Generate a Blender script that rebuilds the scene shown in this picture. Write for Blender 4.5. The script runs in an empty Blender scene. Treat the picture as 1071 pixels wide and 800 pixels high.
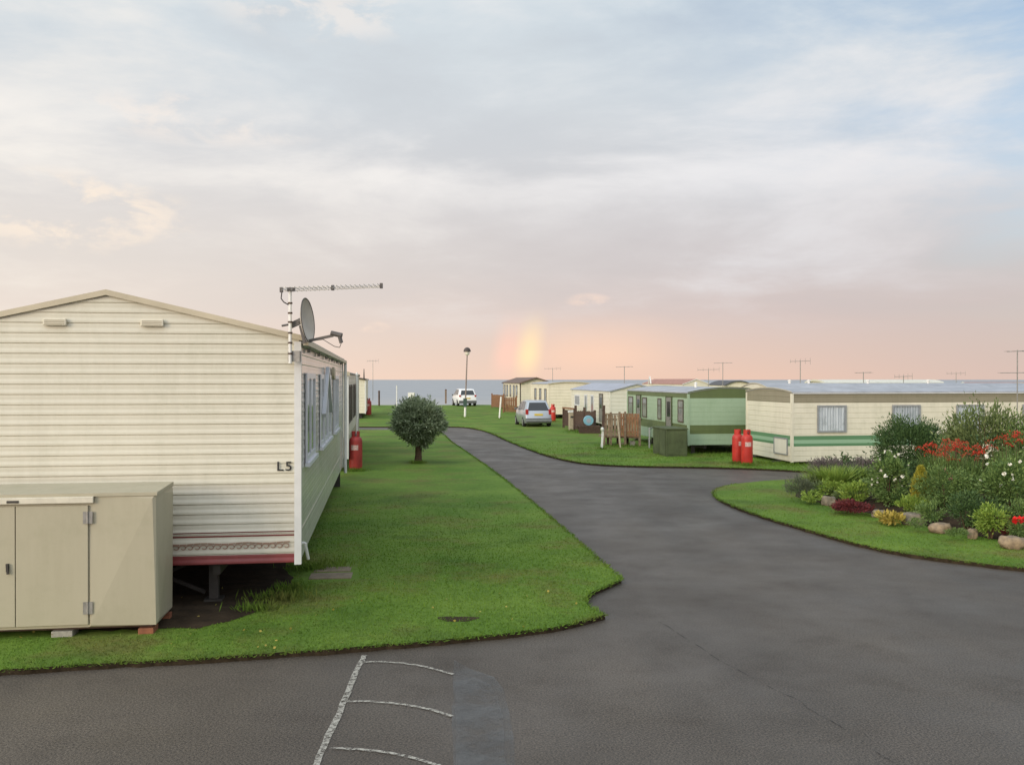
import bpy, bmesh, math, random
import numpy as np
from mathutils import Vector, Matrix
R = math.radians
PI = math.pi
sc = bpy.context.scene
COL = sc.collection
random.seed(5)

# ------------------------------------------------------------------ measuring aids
F, CX, HY, EYE = 960.0, 535.5, 397.0, 2.6
def G(px, py, z=0.0):
    Y = F*(EYE-z)/(py-HY)
    return Vector(((px-CX)*Y/F, Y, z))
def XY(px, Y): return (px-CX)*Y/F
def ZZ(py, Y): return EYE-(py-HY)*Y/F

# ------------------------------------------------------------------ materials
def mat(name, col, rough=0.6, metal=0.0, noise=0.0, nscale=6.0, bump=0.0, bscale=60.0, spec=0.4,
        col2=None, coat=0.0):
    m = bpy.data.materials.new(name); m.use_nodes = True
    nt = m.node_tree; b = nt.nodes['Principled BSDF']
    b.inputs['Base Color'].default_value = (*col, 1)
    b.inputs['Roughness'].default_value = rough
    b.inputs['Metallic'].default_value = metal
    b.inputs['Specular IOR Level'].default_value = spec
    b.inputs['Coat Weight'].default_value = coat
    tc = nt.nodes.new('ShaderNodeTexCoord')
    if noise > 0 or col2:
        n = nt.nodes.new('ShaderNodeTexNoise'); n.inputs['Scale'].default_value = nscale
        n.inputs['Detail'].default_value = 6; n.inputs['Roughness'].default_value = 0.65
        nt.links.new(tc.outputs['Object'], n.inputs['Vector'])
        r = nt.nodes.new('ShaderNodeValToRGB')
        c2 = col2 if col2 else tuple(c*(1-noise) for c in col)
        c1 = col if col2 else tuple(min(1, c*(1+noise*0.5)) for c in col)
        r.color_ramp.elements[0].position = 0.32; r.color_ramp.elements[0].color = (*c2, 1)
        r.color_ramp.elements[1].position = 0.66; r.color_ramp.elements[1].color = (*c1, 1)
        nt.links.new(n.outputs['Fac'], r.inputs['Fac'])
        nt.links.new(r.outputs['Color'], b.inputs['Base Color'])
    if bump > 0:
        n2 = nt.nodes.new('ShaderNodeTexNoise'); n2.inputs['Scale'].default_value = bscale
        n2.inputs['Detail'].default_value = 4
        nt.links.new(tc.outputs['Object'], n2.inputs['Vector'])
        bp = nt.nodes.new('ShaderNodeBump'); bp.inputs['Strength'].default_value = bump
        bp.inputs['Distance'].default_value = 0.02
        nt.links.new(n2.outputs['Fac'], bp.inputs['Height'])
        nt.links.new(bp.outputs['Normal'], b.inputs['Normal'])
    return m

def streaked(name, col, dirt_shade=(0.30,0.28,0.20), amt=0.35, rough=0.38, spec=0.4):
    """painted aluminium siding with rain streaks and grime; on the curtain, painted fold shade"""
    m = bpy.data.materials.new(name); m.use_nodes = True
    nt = m.node_tree; b = nt.nodes['Principled BSDF']; L = nt.links.new
    b.inputs['Roughness'].default_value = rough; b.inputs['Specular IOR Level'].default_value = spec
    tc = nt.nodes.new('ShaderNodeTexCoord')
    mp = nt.nodes.new('ShaderNodeMapping'); mp.inputs['Scale'].default_value = (5, 5, 0.5)
    L(tc.outputs['Object'], mp.inputs['Vector'])
    n = nt.nodes.new('ShaderNodeTexNoise'); n.inputs['Scale'].default_value = 1.6; n.inputs['Detail'].default_value = 7
    n.inputs['Roughness'].default_value = 0.7
    L(mp.outputs['Vector'], n.inputs['Vector'])
    n2 = nt.nodes.new('ShaderNodeTexNoise'); n2.inputs['Scale'].default_value = 0.9; n2.inputs['Detail'].default_value = 3
    L(tc.outputs['Object'], n2.inputs['Vector'])
    mu = nt.nodes.new('ShaderNodeMath'); mu.operation = 'MULTIPLY'
    L(n.outputs['Fac'], mu.inputs[0]); L(n2.outputs['Fac'], mu.inputs[1])
    mr = nt.nodes.new('ShaderNodeMapRange'); mr.inputs['From Min'].default_value = 0.14; mr.inputs['From Max'].default_value = 0.42
    mr.inputs['To Max'].default_value = amt
    L(mu.outputs[0], mr.inputs['Value'])
    mx = nt.nodes.new('ShaderNodeMix'); mx.data_type = 'RGBA'
    mx.inputs['A'].default_value = (*col, 1); mx.inputs['B'].default_value = (*dirt_shade, 1)
    L(mr.outputs['Result'], mx.inputs['Factor'])
    n3=nt.nodes.new('ShaderNodeTexNoise'); n3.inputs['Scale'].default_value=2.3; n3.inputs['Detail'].default_value=8; n3.inputs['Roughness'].default_value=0.72
    L(tc.outputs['Object'],n3.inputs['Vector'])
    m3=nt.nodes.new('ShaderNodeMapRange'); m3.inputs['From Min'].default_value=0.50; m3.inputs['From Max'].default_value=0.80; m3.inputs['To Max'].default_value=min(1,amt*1.1)
    L(n3.outputs['Fac'],m3.inputs['Value'])
    mx2=nt.nodes.new('ShaderNodeMix'); mx2.data_type='RGBA'; mx2.inputs['B'].default_value=(dirt_shade[0]*0.75,dirt_shade[1]*0.85,dirt_shade[2]*0.7,1)
    L(m3.outputs['Result'],mx2.inputs['Factor']); L(mx.outputs['Result'],mx2.inputs['A'])
    L(mx2.outputs['Result'],b.inputs['Base Color'])
    rr=nt.nodes.new('ShaderNodeMapRange'); rr.inputs['To Min'].default_value=max(0.05,rough-0.10); rr.inputs['To Max'].default_value=rough+0.20
    L(n3.outputs['Fac'],rr.inputs['Value']); L(rr.outputs[0],b.inputs['Roughness'])
    return m

def leafmat(name, c_dark, c_light, rough=0.55, trans=0.25):
    m = bpy.data.materials.new(name); m.use_nodes = True
    nt = m.node_tree; b = nt.nodes['Principled BSDF']; L = nt.links.new
    b.inputs['Roughness'].default_value = rough; b.inputs['Specular IOR Level'].default_value = 0.3
    g = nt.nodes.new('ShaderNodeNewGeometry')
    r = nt.nodes.new('ShaderNodeValToRGB')
    r.color_ramp.elements[0].color = (*c_dark, 1); r.color_ramp.elements[1].color = (*c_light, 1)
    L(g.outputs['Random Per Island'], r.inputs['Fac'])
    L(r.outputs['Color'], b.inputs['Base Color'])
    if trans > 0:
        t = nt.nodes.new('ShaderNodeBsdfTranslucent'); L(r.outputs['Color'], t.inputs['Color'])
        ms = nt.nodes.new('ShaderNodeMixShader'); ms.inputs['Fac'].default_value = trans
        L(b.outputs[0], ms.inputs[1]); L(t.outputs[0], ms.inputs[2])
        L(ms.outputs[0], nt.nodes['Material Output'].inputs['Surface'])
    return m

M = {}
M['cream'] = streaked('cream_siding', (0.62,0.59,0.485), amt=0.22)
M['cream_lower'] = streaked('cream_siding_lower', (0.57,0.535,0.45), amt=0.22)  # greyer lower wall cream, darkened to paint in the weaker light there
M['cream_warm'] = streaked('cream_warm_siding', (0.70,0.655,0.53), amt=0.25)
M['cream_white'] = streaked('white_siding', (0.68,0.66,0.56), amt=0.2)
M['cream_far'] = streaked('cream_far_siding', (0.73,0.67,0.53), amt=0.22)
M['side_pale'] = streaked('pale_gloss_siding', (0.52,0.50,0.46), amt=0.2, rough=0.16, spec=1.0)
M['brown_band'] = streaked('taupe_band', (0.27,0.24,0.17), dirt_shade=(0.18,0.16,0.11), amt=0.4)
M['green_pale'] = streaked('pale_green_siding', (0.32,0.425,0.295), dirt_shade=(0.18,0.26,0.15), amt=0.3)
M['green_dark'] = streaked('dark_green_band', (0.105,0.14,0.05), dirt_shade=(0.07,0.09,0.04), amt=0.4)
M['green_stripe'] = mat('green_stripe', (0.10,0.22,0.11), 0.4)
M['green_stripe_pale'] = mat('pale_green_stripe', (0.27,0.42,0.28), 0.4)
M['maroon'] = mat('maroon_stripe', (0.16,0.03,0.025), 0.4, noise=0.2)
M['red_skirt'] = mat('red_skirt', (0.22,0.045,0.045), 0.4, noise=0.25, nscale=3)
M['scroll'] = mat('scroll_print', (0.30,0.19,0.14), 0.5)
M['roof_grey'] = mat('grey_roof_sheet', (0.36,0.37,0.395), 0.5, noise=0.25, nscale=1.5)
M['roof_blue'] = mat('blue_grey_roof', (0.34,0.36,0.42), 0.45, noise=0.2, nscale=1.5)
M['roof_brown'] = mat('brown_roof_tiles', (0.15,0.10,0.08), 0.7, noise=0.3, nscale=4)
M['roof_red'] = mat('red_roof_tiles', (0.36,0.19,0.15), 0.7, noise=0.25, nscale=4)
M['roof_dark'] = mat('charcoal_roof', (0.08,0.08,0.085), 0.7, noise=0.25, nscale=4)
M['trim_beige'] = mat('beige_trim', (0.50,0.44,0.32), 0.45, noise=0.15, nscale=2)
M['trim_white'] = mat('white_trim', (0.66,0.66,0.64), 0.4, noise=0.10, nscale=3)
M['upvc'] = mat('white_window_frame', (0.62,0.64,0.68), 0.3, noise=0.06)
M['alu'] = mat('grey_aluminium_frame', (0.32,0.33,0.34), 0.4, metal=0.3, noise=0.15)
M['dark_frame'] = mat('brown_window_frame', (0.09,0.07,0.05), 0.5, noise=0.2)
M['glass'] = mat('dark_glass', (0.03,0.034,0.038), 0.08, spec=0.5)
M['dull_glass'] = mat('dull_dark_glass', (0.025,0.025,0.025), 0.45, spec=0.15)
M['glass_pale'] = mat('curtained_glass', (0.30,0.30,0.28), 0.08, spec=0.6, col2=(0.16,0.17,0.17), nscale=3)
M['curtain'] = streaked('net_curtain', (0.76,0.78,0.79), dirt_shade=(0.22,0.25,0.28), amt=0.75, rough=0.85, spec=0.1)  # dark streaks paint fold shade and sheer gaps into the net
M['locker'] = streaked('buff_locker_paint', (0.41,0.375,0.275), dirt_shade=(0.27,0.25,0.16), amt=0.25, rough=0.42)
M['locker_rail'] = mat('pale_rail', (0.62,0.58,0.47), 0.4, noise=0.15)
M['galv'] = mat('galvanised_steel', (0.30,0.29,0.27), 0.45, metal=0.5, noise=0.25, nscale=12)
M['dark_metal'] = mat('dark_steel', (0.05,0.045,0.04), 0.55, metal=0.2, noise=0.3)
M['black'] = mat('black_plastic', (0.02,0.02,0.02), 0.5)
M['soil'] = mat('bare_soil', (0.060,0.042,0.027), 0.95, bump=0.8, bscale=25, col2=(0.028,0.021,0.014), nscale=5, spec=0.1)
M['brick'] = mat('orange_brick', (0.24,0.09,0.045), 0.8, noise=0.3, nscale=12)
M['block'] = mat('concrete_block', (0.33,0.31,0.26), 0.9, noise=0.3, nscale=14, bump=0.4)
M['slab'] = mat('paving_slab', (0.20,0.16,0.11), 0.9, noise=0.35, nscale=9, bump=0.4)
M['gas_red'] = mat('red_bottle_paint', (0.50,0.035,0.025), 0.42, noise=0.25, nscale=5)
M['gas_red_dull'] = mat('faded_red_bottle_paint', (0.36,0.04,0.035), 0.5, noise=0.3, nscale=5)
M['gas_label'] = mat('bottle_label', (0.62,0.42,0.38), 0.6, noise=0.5, nscale=30)
M['white_paint'] = mat('white_paint', (0.72,0.71,0.67), 0.45, noise=0.12, nscale=8)
M['wood'] = mat('weathered_wood', (0.22,0.16,0.105), 0.8, noise=0.45, nscale=9)
M['wood_warm'] = mat('brown_stained_wood', (0.24,0.12,0.06), 0.75, noise=0.35, nscale=9)
M['wood_dark'] = mat('dark_stained_wood', (0.09,0.055,0.04), 0.8, noise=0.4, nscale=9)
M['cabinet_green'] = mat('olive_green_paint', (0.075,0.095,0.04), 0.65, noise=0.35, nscale=3)
M['stone_post'] = mat('pale_stone', (0.45,0.38,0.27), 0.85, noise=0.25, nscale=9)
M['blue_plastic'] = mat('pale_blue_plastic', (0.20,0.42,0.52), 0.4, noise=0.2)
M['bark'] = mat('bark', (0.10,0.06,0.035), 0.9, noise=0.4, nscale=20, bump=0.6)
M['silver_car'] = mat('silver_car_paint', (0.40,0.43,0.47), 0.28, metal=0.55, coat=0.6)
M['white_car'] = mat('white_car_paint', (0.78,0.78,0.78), 0.3, coat=0.6)
M['car_trim'] = mat('grey_bumper_plastic', (0.11,0.115,0.12), 0.5)
M['tyre'] = mat('tyre_rubber', (0.02,0.02,0.02), 0.85)
M['rim'] = mat('alloy_rim', (0.35,0.35,0.36), 0.35, metal=0.7)
M['tail'] = mat('tail_lamp', (0.35,0.02,0.02), 0.15, spec=0.7)
M['plate'] = mat('yellow_plate', (0.65,0.47,0.06), 0.5)
M['dish_face'] = mat('dish_paint', (0.52,0.47,0.40), 0.5, noise=0.12)
M['dish_dark'] = mat('dish_bracket', (0.10,0.09,0.085), 0.5, noise=0.2)
M['rust_band'] = mat('rusty_band', (0.08,0.05,0.035), 0.8)
M['aerial'] = mat('aerial_aluminium', (0.52,0.50,0.46), 0.4, metal=0.3, noise=0.2)
M['lamp_head'] = mat('lamp_hood', (0.06,0.045,0.04), 0.5)
M['lamp_glass'] = mat('lamp_globe', (0.75,0.70,0.64), 0.25)
M['lamp_pole'] = mat('lamp_pole_paint', (0.24,0.19,0.17), 0.5, noise=0.2)
M['lamp_green'] = mat('green_paint', (0.035,0.07,0.055), 0.5)
M['rock'] = mat('sandstone_rock', (0.34,0.25,0.155), 0.9, col2=(0.15,0.115,0.08), nscale=9, bump=0.7, bscale=18)
M['rock_grey'] = mat('grey_sandstone_rock', (0.27,0.225,0.165), 0.9, col2=(0.12,0.105,0.08), nscale=9, bump=0.7, bscale=18)
M['cliff'] = mat('clay_cliff', (0.16,0.11,0.07), 0.95, noise=0.4, nscale=0.6)
M['edge_soil'] = mat('turf_edge_soil', (0.038,0.028,0.017), 0.95, noise=0.5, nscale=14, spec=0.1)
# foliage
LM = dict(
 willow=leafmat('grey_green_leaves', (0.10,0.14,0.065), (0.37,0.43,0.27)),
 dark=leafmat('dark_evergreen_leaves', (0.036,0.076,0.024), (0.105,0.175,0.055)),
 mid=leafmat('mid_green_leaves', (0.070,0.13,0.032), (0.20,0.285,0.085)),
 olive=leafmat('olive_leaves', (0.085,0.125,0.04), (0.21,0.26,0.10)),
 lime=leafmat('lime_leaves', (0.13,0.22,0.03), (0.32,0.42,0.08)),
 gold=leafmat('golden_leaves', (0.26,0.26,0.03), (0.52,0.46,0.07)),
 yellow=leafmat('yellow_variegated_leaves', (0.20,0.18,0.03), (0.55,0.42,0.10)),
 grey=leafmat('silvery_leaves', (0.075,0.095,0.055), (0.19,0.21,0.13)),
 lavender=leafmat('faded_lavender', (0.10,0.10,0.07), (0.24,0.19,0.19)),
 maroon=leafmat('maroon_leaves', (0.07,0.012,0.014), (0.20,0.04,0.04)),
 white=leafmat('cream_white_petals', (0.62,0.58,0.45), (0.85,0.83,0.75), trans=0.15),
 red=leafmat('scarlet_petals', (0.32,0.025,0.015), (0.58,0.07,0.035), trans=0.2),
 pink=leafmat('pink_petals', (0.45,0.12,0.12), (0.70,0.28,0.28), trans=0.2),
 brightred=leafmat('bright_red_petals', (0.65,0.015,0.02), (0.90,0.05,0.04), trans=0.2),
)

# ------------------------------------------------------------------ mesh builder
class MB:
    def __init__(s): s.v=[]; s.f=[]; s.mi=[]; s.cur=0
    def add(s, vs, fs):
        o=len(s.v); s.v += [tuple(v) for v in vs]
        for f in fs: s.f.append([i+o for i in f]); s.mi.append(s.cur)
        return s
    def box(s, x0,x1,y0,y1,z0,z1, mtx=None):
        vs=[Vector((x,y,z)) for z in (z0,z1) for y in (y0,y1) for x in (x0,x1)]
        if mtx: vs=[mtx@v for v in vs]
        return s.add(vs, [(0,2,3,1),(4,5,7,6),(0,1,5,4),(2,6,7,3),(0,4,6,2),(1,3,7,5)])
    def tube(s, p, q, r, r2=None, n=8, caps=True):
        p=Vector(p); q=Vector(q); r2=r if r2 is None else r2
        d=(q-p).normalized(); a=d.orthogonal().normalized(); b=d.cross(a)
        vs=[]
        for c,rr in ((p,r),(q,r2)):
            for i in range(n):
                t=2*PI*i/n; vs.append(c+a*rr*math.cos(t)+b*rr*math.sin(t))
        fs=[(i,(i+1)%n,n+(i+1)%n,n+i) for i in range(n)]
        if caps: fs += [tuple(range(n-1,-1,-1)), tuple(range(n,2*n))]
        return s.add(vs,fs)
    def path(s, pts, r, n=6):
        for a,b in zip(pts[:-1],pts[1:]): s.tube(a,b,r,n=n)
        return s
    def bar(s, p, q, w, h, up=(0,0,1)):
        p=Vector(p); q=Vector(q); d=(q-p).normalized(); u=Vector(up)
        sd=d.cross(u).normalized(); u=sd.cross(d)
        vs=[c+sd*a*w/2+u*b*h/2 for c in (p,q) for b in (-1,1) for a in (-1,1)]
        return s.add(vs, [(0,2,3,1),(4,5,7,6),(0,1,5,4),(2,6,7,3),(0,4,6,2),(1,3,7,5)])
    def lathe(s, prof, n=20, c=(0,0,0)):
        vs=[]; c=Vector(c)
        for r,z in prof:
            for i in range(n):
                t=2*PI*i/n; vs.append(c+Vector((r*math.cos(t), r*math.sin(t), z)))
        fs=[]
        for k in range(len(prof)-1):
            for i in range(n):
                j=(i+1)%n; fs.append((k*n+i,k*n+j,(k+1)*n+j,(k+1)*n+i))
        fs.append(tuple(range(n-1,-1,-1))); o=(len(prof)-1)*n; fs.append(tuple(range(o,o+n)))
        return s.add(vs,fs)
    def build(s, name, mats, parent=None, smooth=False, bevel=0.0):
        me=bpy.data.meshes.new(name)
        me.from_pydata(s.v,[],s.f); 
        if not isinstance(mats,(list,tuple)): mats=[mats]
        for m in mats: me.materials.append(m)
        me.polygons.foreach_set('material_index', s.mi)
        bm=bmesh.new(); bm.from_mesh(me); bmesh.ops.recalc_face_normals(bm, faces=bm.faces); bm.to_mesh(me); bm.free()
        o=bpy.data.objects.new(name, me); COL.objects.link(o)
        if parent: o.parent=parent
        if smooth:
            me.polygons.foreach_set('use_smooth',[True]*len(me.polygons))
            md=o.modifiers.new('edge','EDGE_SPLIT'); md.split_angle=R(38)
        if bevel>0:
            b=o.modifiers.new('bevel','BEVEL'); b.width=bevel; b.segments=2; b.limit_method='ANGLE'
        me.update()
        return o

def tag(o, label, cat, group=None):
    o['label']=label; o['category']=cat
    if group: o['group']=group
    return o
def thing(name, label, cat, loc=(0,0,0), rz=0.0, group=None):
    o=bpy.data.objects.new(name,None); COL.objects.link(o)
    o.empty_display_size=0.2
    o.location=loc; o.rotation_euler=(0,0,rz)
    return tag(o,label,cat,group)
def kind(o,k): o['kind']=k; return o
def copy_tree(o, parent=None):
    c=o.copy(); COL.objects.link(c)
    if parent: c.parent=parent
    for ch in list(o.children): copy_tree(ch,c)
    return c

# ------------------------------------------------------------------ leaf meshes
def leaves_mesh(P, D, Ln, Wd, rng):
    n=len(P); rv=rng.normal(size=(n,3)); sd=np.cross(D,rv); sd/=np.linalg.norm(sd,axis=1)[:,None]+1e-9
    Ln=np.broadcast_to(np.asarray(Ln,float),(n,))[:,None]; Wd=np.broadcast_to(np.asarray(Wd,float),(n,))[:,None]
    nrm=np.cross(sd,D)
    v=np.empty((n,4,3)); v[:,0]=P; v[:,1]=P+D*Ln*0.45+sd*Wd/2+nrm*Ln*0.06; v[:,2]=P+D*Ln; v[:,3]=P+D*Ln*0.45-sd*Wd/2+nrm*Ln*0.06
    return v.reshape(-1,3)
def quads_obj(name, V, m, parent=None):
    n=len(V)//4
    me=bpy.data.meshes.new(name); me.vertices.add(len(V)); me.vertices.foreach_set('co',np.asarray(V,np.float32).ravel())
    me.loops.add(4*n); me.loops.foreach_set('vertex_index',np.arange(4*n,dtype=np.int32))
    me.polygons.add(n); me.polygons.foreach_set('loop_start',np.arange(0,4*n,4,dtype=np.int32))
    me.materials.append(m); me.update(calc_edges=True); me.validate()
    o=bpy.data.objects.new(name,me); COL.objects.link(o)
    if parent: o.parent=parent
    return o
def unit(a): return a/(np.linalg.norm(a,axis=1)[:,None]+1e-9)
def crown_pts(n, rng, rx, ry, rz, cz, clumps=40, cl_r=0.28, inner=0.35, lump=0.18, flat=None):
    """leaf origins clumped round twig tips spread through an ellipsoid's volume"""
    d=unit(rng.normal(size=(clumps,3)))
    rad=(inner+(1-inner)*rng.rand(clumps)**0.45)*(1-lump/2+lump*rng.rand(clumps))
    c=d*rad[:,None]
    k=rng.randint(0,clumps,n)
    p=c[k]*(1-0.15)+rng.normal(size=(n,3))*cl_r*0.5
    out=unit(p+rng.normal(size=(n,3))*0.25)
    P=p*np.array([rx,ry,rz])+np.array([0,0,cz])
    if flat is not None: P[:,2]=np.maximum(P[:,2],flat)
    return P,out
def bush(name,label,cat,loc,rx,ry,h,n,leaf,m,seed,group=None,clumps=45,up=0.3,cl_r=0.3,stem=True,asp=0.4,base=0.0):
    rng=np.random.RandomState(seed)
    t=thing(name,label,cat,loc,rng.rand()*6,group)
    rz=(h-base)/2
    P,D=crown_pts(n,rng,rx,ry,rz*0.98,base+rz,clumps,cl_r,flat=0.02)
    D=unit(D+np.array([0,0,up])+rng.normal(size=D.shape)*0.35)
    L=leaf*(0.7+0.6*rng.rand(n))
    quads_obj('foliage',leaves_mesh(P,D,L,L*asp,rng),m,t)
    if stem:
        b=MB()
        for i in range(5):
            a=rng.rand()*6.28; q=Vector((math.cos(a)*rx*0.45,math.sin(a)*ry*0.45,h*0.6))
            b.tube((math.cos(a)*0.03,math.sin(a)*0.03,-0.05),q,0.018,0.006,n=5)
        b.build('stem',M['bark'],t)
    return t
def tuft(name,label,cat,loc,r,h,n,w,m,seed,group=None,spread=0.5):
    """arching strap leaves from the base"""
    rng=np.random.RandomState(seed)
    t=thing(name,label,cat,loc,rng.rand()*6,group)
    a=rng.rand(n)*2*PI; rr=r*0.45*np.sqrt(rng.rand(n))
    B=np.stack([rr*np.cos(a),rr*np.sin(a),np.zeros(n)],1)
    a2=a+rng.normal(size=n)*0.6; lean=spread*rng.rand(n)*r/ max(h,0.01)*1.6
    H=h*(0.55+0.45*rng.rand(n))
    dv=np.stack([np.cos(a2)*lean,np.sin(a2)*lean,np.ones(n)],1)
    mid=B+dv*(H*0.55)[:,None]; tip=B+np.stack([np.cos(a2)*lean*1.9,np.sin(a2)*lean*1.9,np.ones(n)],1)*H[:,None]
    sd=np.stack([-np.sin(a2+rng.normal(size=n)),np.cos(a2),np.zeros(n)],1)
    W=w*(0.6+0.8*rng.rand(n))[:,None]
    v=np.empty((n,2,4,3))
    v[:,0,0]=B-sd*W*0.3; v[:,0,1]=B+sd*W*0.3; v[:,0,2]=mid+sd*W*0.5; v[:,0,3]=mid-sd*W*0.5
    v[:,1,0]=mid-sd*W*0.5; v[:,1,1]=mid+sd*W*0.5; v[:,1,2]=tip+sd*W*0.06; v[:,1,3]=tip-sd*W*0.06
    quads_obj('foliage',v.reshape(-1,3),m,t)
    return t

# ------------------------------------------------------------------ WORLD / SKY
SUN_AZ, SUN_EL = R(223), R(12)     # clockwise from +Y
sun_dir=Vector((math.sin(SUN_AZ)*math.cos(SUN_EL), math.cos(SUN_AZ)*math.cos(SUN_EL), math.sin(SUN_EL)))
def make_world():
    w=bpy.data.worlds.new('World'); sc.world=w; w.use_nodes=True
    nt=w.node_tree; nt.nodes.clear(); L=nt.links.new
    def nd(t,**k):
        n=nt.nodes.new(t)
        for a,b in k.items(): setattr(n,a,b)
        return n
    def val(s,x):
        if isinstance(x,(int,float)): s.default_value=x
        elif isinstance(x,tuple): s.default_value=x
        else: L(x,s)
    def math_(op,a,b=0.0,clamp=False):
        n=nd('ShaderNodeMath',operation=op); n.use_clamp=clamp
        val(n.inputs[0],a); val(n.inputs[1],b); return n.outputs[0]
    def sm(x,a,b):
        n=nd('ShaderNodeMapRange',interpolation_type='SMOOTHSTEP'); val(n.inputs['Value'],x)
        n.inputs['From Min'].default_value=a; n.inputs['From Max'].default_value=b; return n.outputs['Result']
    def mix(f,a,b,blend='MIX'):
        n=nd('ShaderNodeMix',data_type='RGBA',blend_type=blend); val(n.inputs['Factor'],f)
        for nm,x in (('A',a),('B',b)):
            if isinstance(x,tuple): n.inputs[nm].default_value=(*x,1)
            else: L(x,n.inputs[nm])
        return n.outputs['Result']
    tc=nd('ShaderNodeTexCoord'); d=tc.outputs['Generated']
    sep=nd('ShaderNodeSeparateXYZ'); L(d,sep.inputs[0]); x,y,z=sep.outputs
    zc=math_('MAXIMUM',z,0.0)
    # elevation ramp of the cloud deck
    rp=nd('ShaderNodeValToRGB'); cr=rp.color_ramp
    stops=SKY_STOPS
    while len(cr.elements)<len(stops): cr.elements.new(0.5)
    for e,(p,c) in zip(cr.elements,stops): e.position=p; e.color=(*c,1)
    L(math_('MULTIPLY',zc,2.0),rp.inputs['Fac'])
    col=rp.outputs['Color']
    # cloud sheet coordinates (a plane overhead)
    den=math_('ADD',zc,0.10)
    cxx=math_('DIVIDE',x,den); cyy=math_('DIVIDE',y,den)
    cmb=nd('ShaderNodeCombineXYZ'); L(cxx,cmb.inputs[0]); L(cyy,cmb.inputs[1])
    def noise(vec,scale,detail,rough,dist,off):
        mp=nd('ShaderNodeMapping'); mp.inputs['Location'].default_value=off
        L(vec,mp.inputs['Vector'])
        n=nd('ShaderNodeTexNoise'); n.inputs['Scale'].default_value=scale; n.inputs['Detail'].default_value=detail
        n.inputs['Roughness'].default_value=rough; n.inputs['Distortion'].default_value=dist
        L(mp.outputs[0],n.inputs['Vector']); return n.outputs['Fac']
    warm=sm(math_('SUBTRACT',0.0,x),-0.30,0.55)       # the lit side of the sky, towards the left
    n3=noise(cmb.outputs[0],0.30,3,0.5,0.2,(-4.0,5.5,2.0))
    def cv(kx,kz):
        c=nd('ShaderNodeCombineXYZ'); L(math_('MULTIPLY',x,kx),c.inputs[0]); L(math_('MULTIPLY',zc,kz),c.inputs[1]); L(math_('MULTIPLY',y,kx*0.5),c.inputs[2]); return c.outputs[0]
    big=noise(cv(3.0,9.0),1.0,8,0.58,0.35,(2.4,0.6,1.0))      # broad lumpy bands
    fine=noise(cv(7.0,22.0),1.0,8,0.62,0.25,(-3.4,4.3,0.2))    # ripples in them
    puffy=noise(cmb.outputs[0],0.9,8,0.6,0.3,(3.1,1.7,0.4))    # the sheet overhead
    lump=math_('ADD',math_('MULTIPLY',big,0.55),math_('ADD',math_('MULTIPLY',fine,0.20),math_('MULTIPLY',puffy,0.25)))
    body=math_('MULTIPLY',sm(zc,0.03,0.11),sm(zc,0.95,0.5))
    col=mix(math_('MULTIPLY',math_('MULTIPLY',sm(lump,0.52,0.38),body),0.46),col,mix(sm(zc,0.10,0.26),(0.50,0.455,0.455),(0.49,0.515,0.55)))
    col=mix(math_('MULTIPLY',math_('MULTIPLY',sm(lump,0.47,0.64),body),0.60),col,mix(warm,(0.74,0.735,0.75),(0.84,0.79,0.73)))
    # a brighter band across the middle height
    bandm=math_('MULTIPLY',sm(zc,0.17,0.215),sm(zc,0.30,0.235))
    col=mix(math_('MULTIPLY',math_('MULTIPLY',bandm,sm(big,0.40,0.62)),0.55),col,mix(warm,(0.77,0.76,0.77),(0.86,0.82,0.77)))
    # warm haze low on the left, cooler on the right
    col=mix(math_('MULTIPLY',math_('MULTIPLY',warm,sm(zc,0.30,0.08)),0.45),col,(0.88,0.80,0.68))
    cool=math_('MULTIPLY',sm(x,0.15,0.55),sm(zc,0.28,0.02))
    col=mix(math_('MULTIPLY',cool,0.50),col,(0.47,0.41,0.40))
    # sunlit peach cloud tops, in two small banks
    pf=noise(cv(16.0,30.0),1.0,6,0.6,0.3,(1.2,0.3,0.8))
    def bank(px,py,wx,wz,thr,f,cc):
        nonlocal col
        v=Vector(((px-CX)/F,1.0,(HY-py)/F)).normalized()
        ex=math_('DIVIDE',math_('SUBTRACT',x,v.x),wx); ez=math_('DIVIDE',math_('SUBTRACT',z,v.z),wz)
        r2=math_('ADD',math_('MULTIPLY',ex,ex),math_('MULTIPLY',ez,ez))
        m_=math_('MULTIPLY',sm(r2,1.0,0.05),sm(y,0.1,0.3))
        col=mix(math_('MULTIPLY',math_('MULTIPLY',m_,sm(pf,thr,thr+0.16)),f),col,cc)
    bank(75,222,0.12,0.045,0.46,0.65,(0.93,0.78,0.63))
    bank(210,125,0.14,0.030,0.46,0.45,(0.86,0.76,0.68))
    bank(330,10,0.12,0.035,0.42,0.45,(0.88,0.78,0.70))
    bank(615,314,0.030,0.009,0.46,0.4,(0.95,0.70,0.55))
    bank(385,342,0.028,0.008,0.46,0.4,(0.95,0.72,0.56))
    # rainbow foot: 42 degrees round the antisolar point
    anti=(-sun_dir)
    dp=nd('ShaderNodeVectorMath',operation='DOT_PRODUCT'); L(d,dp.inputs[0]); dp.inputs[1].default_value=ANTI
    ang=math_('MULTIPLY',math_('ARCCOSINE',dp.outputs['Value']),180/PI)
    rel=math_('SUBTRACT',ang,RB_ANG)
    fade=math_('MULTIPLY',sm(zc,0.082,0.02),math_('MULTIPLY',sm(zc,-0.01,0.03),sm(y,0.2,0.6)))
    core=math_('MULTIPLY',sm(math_('ABSOLUTE',rel),1.15,0.0),fade)
    red=math_('MULTIPLY',sm(math_('ABSOLUTE',math_('SUBTRACT',rel,1.3)),1.3,0.1),fade)
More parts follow.
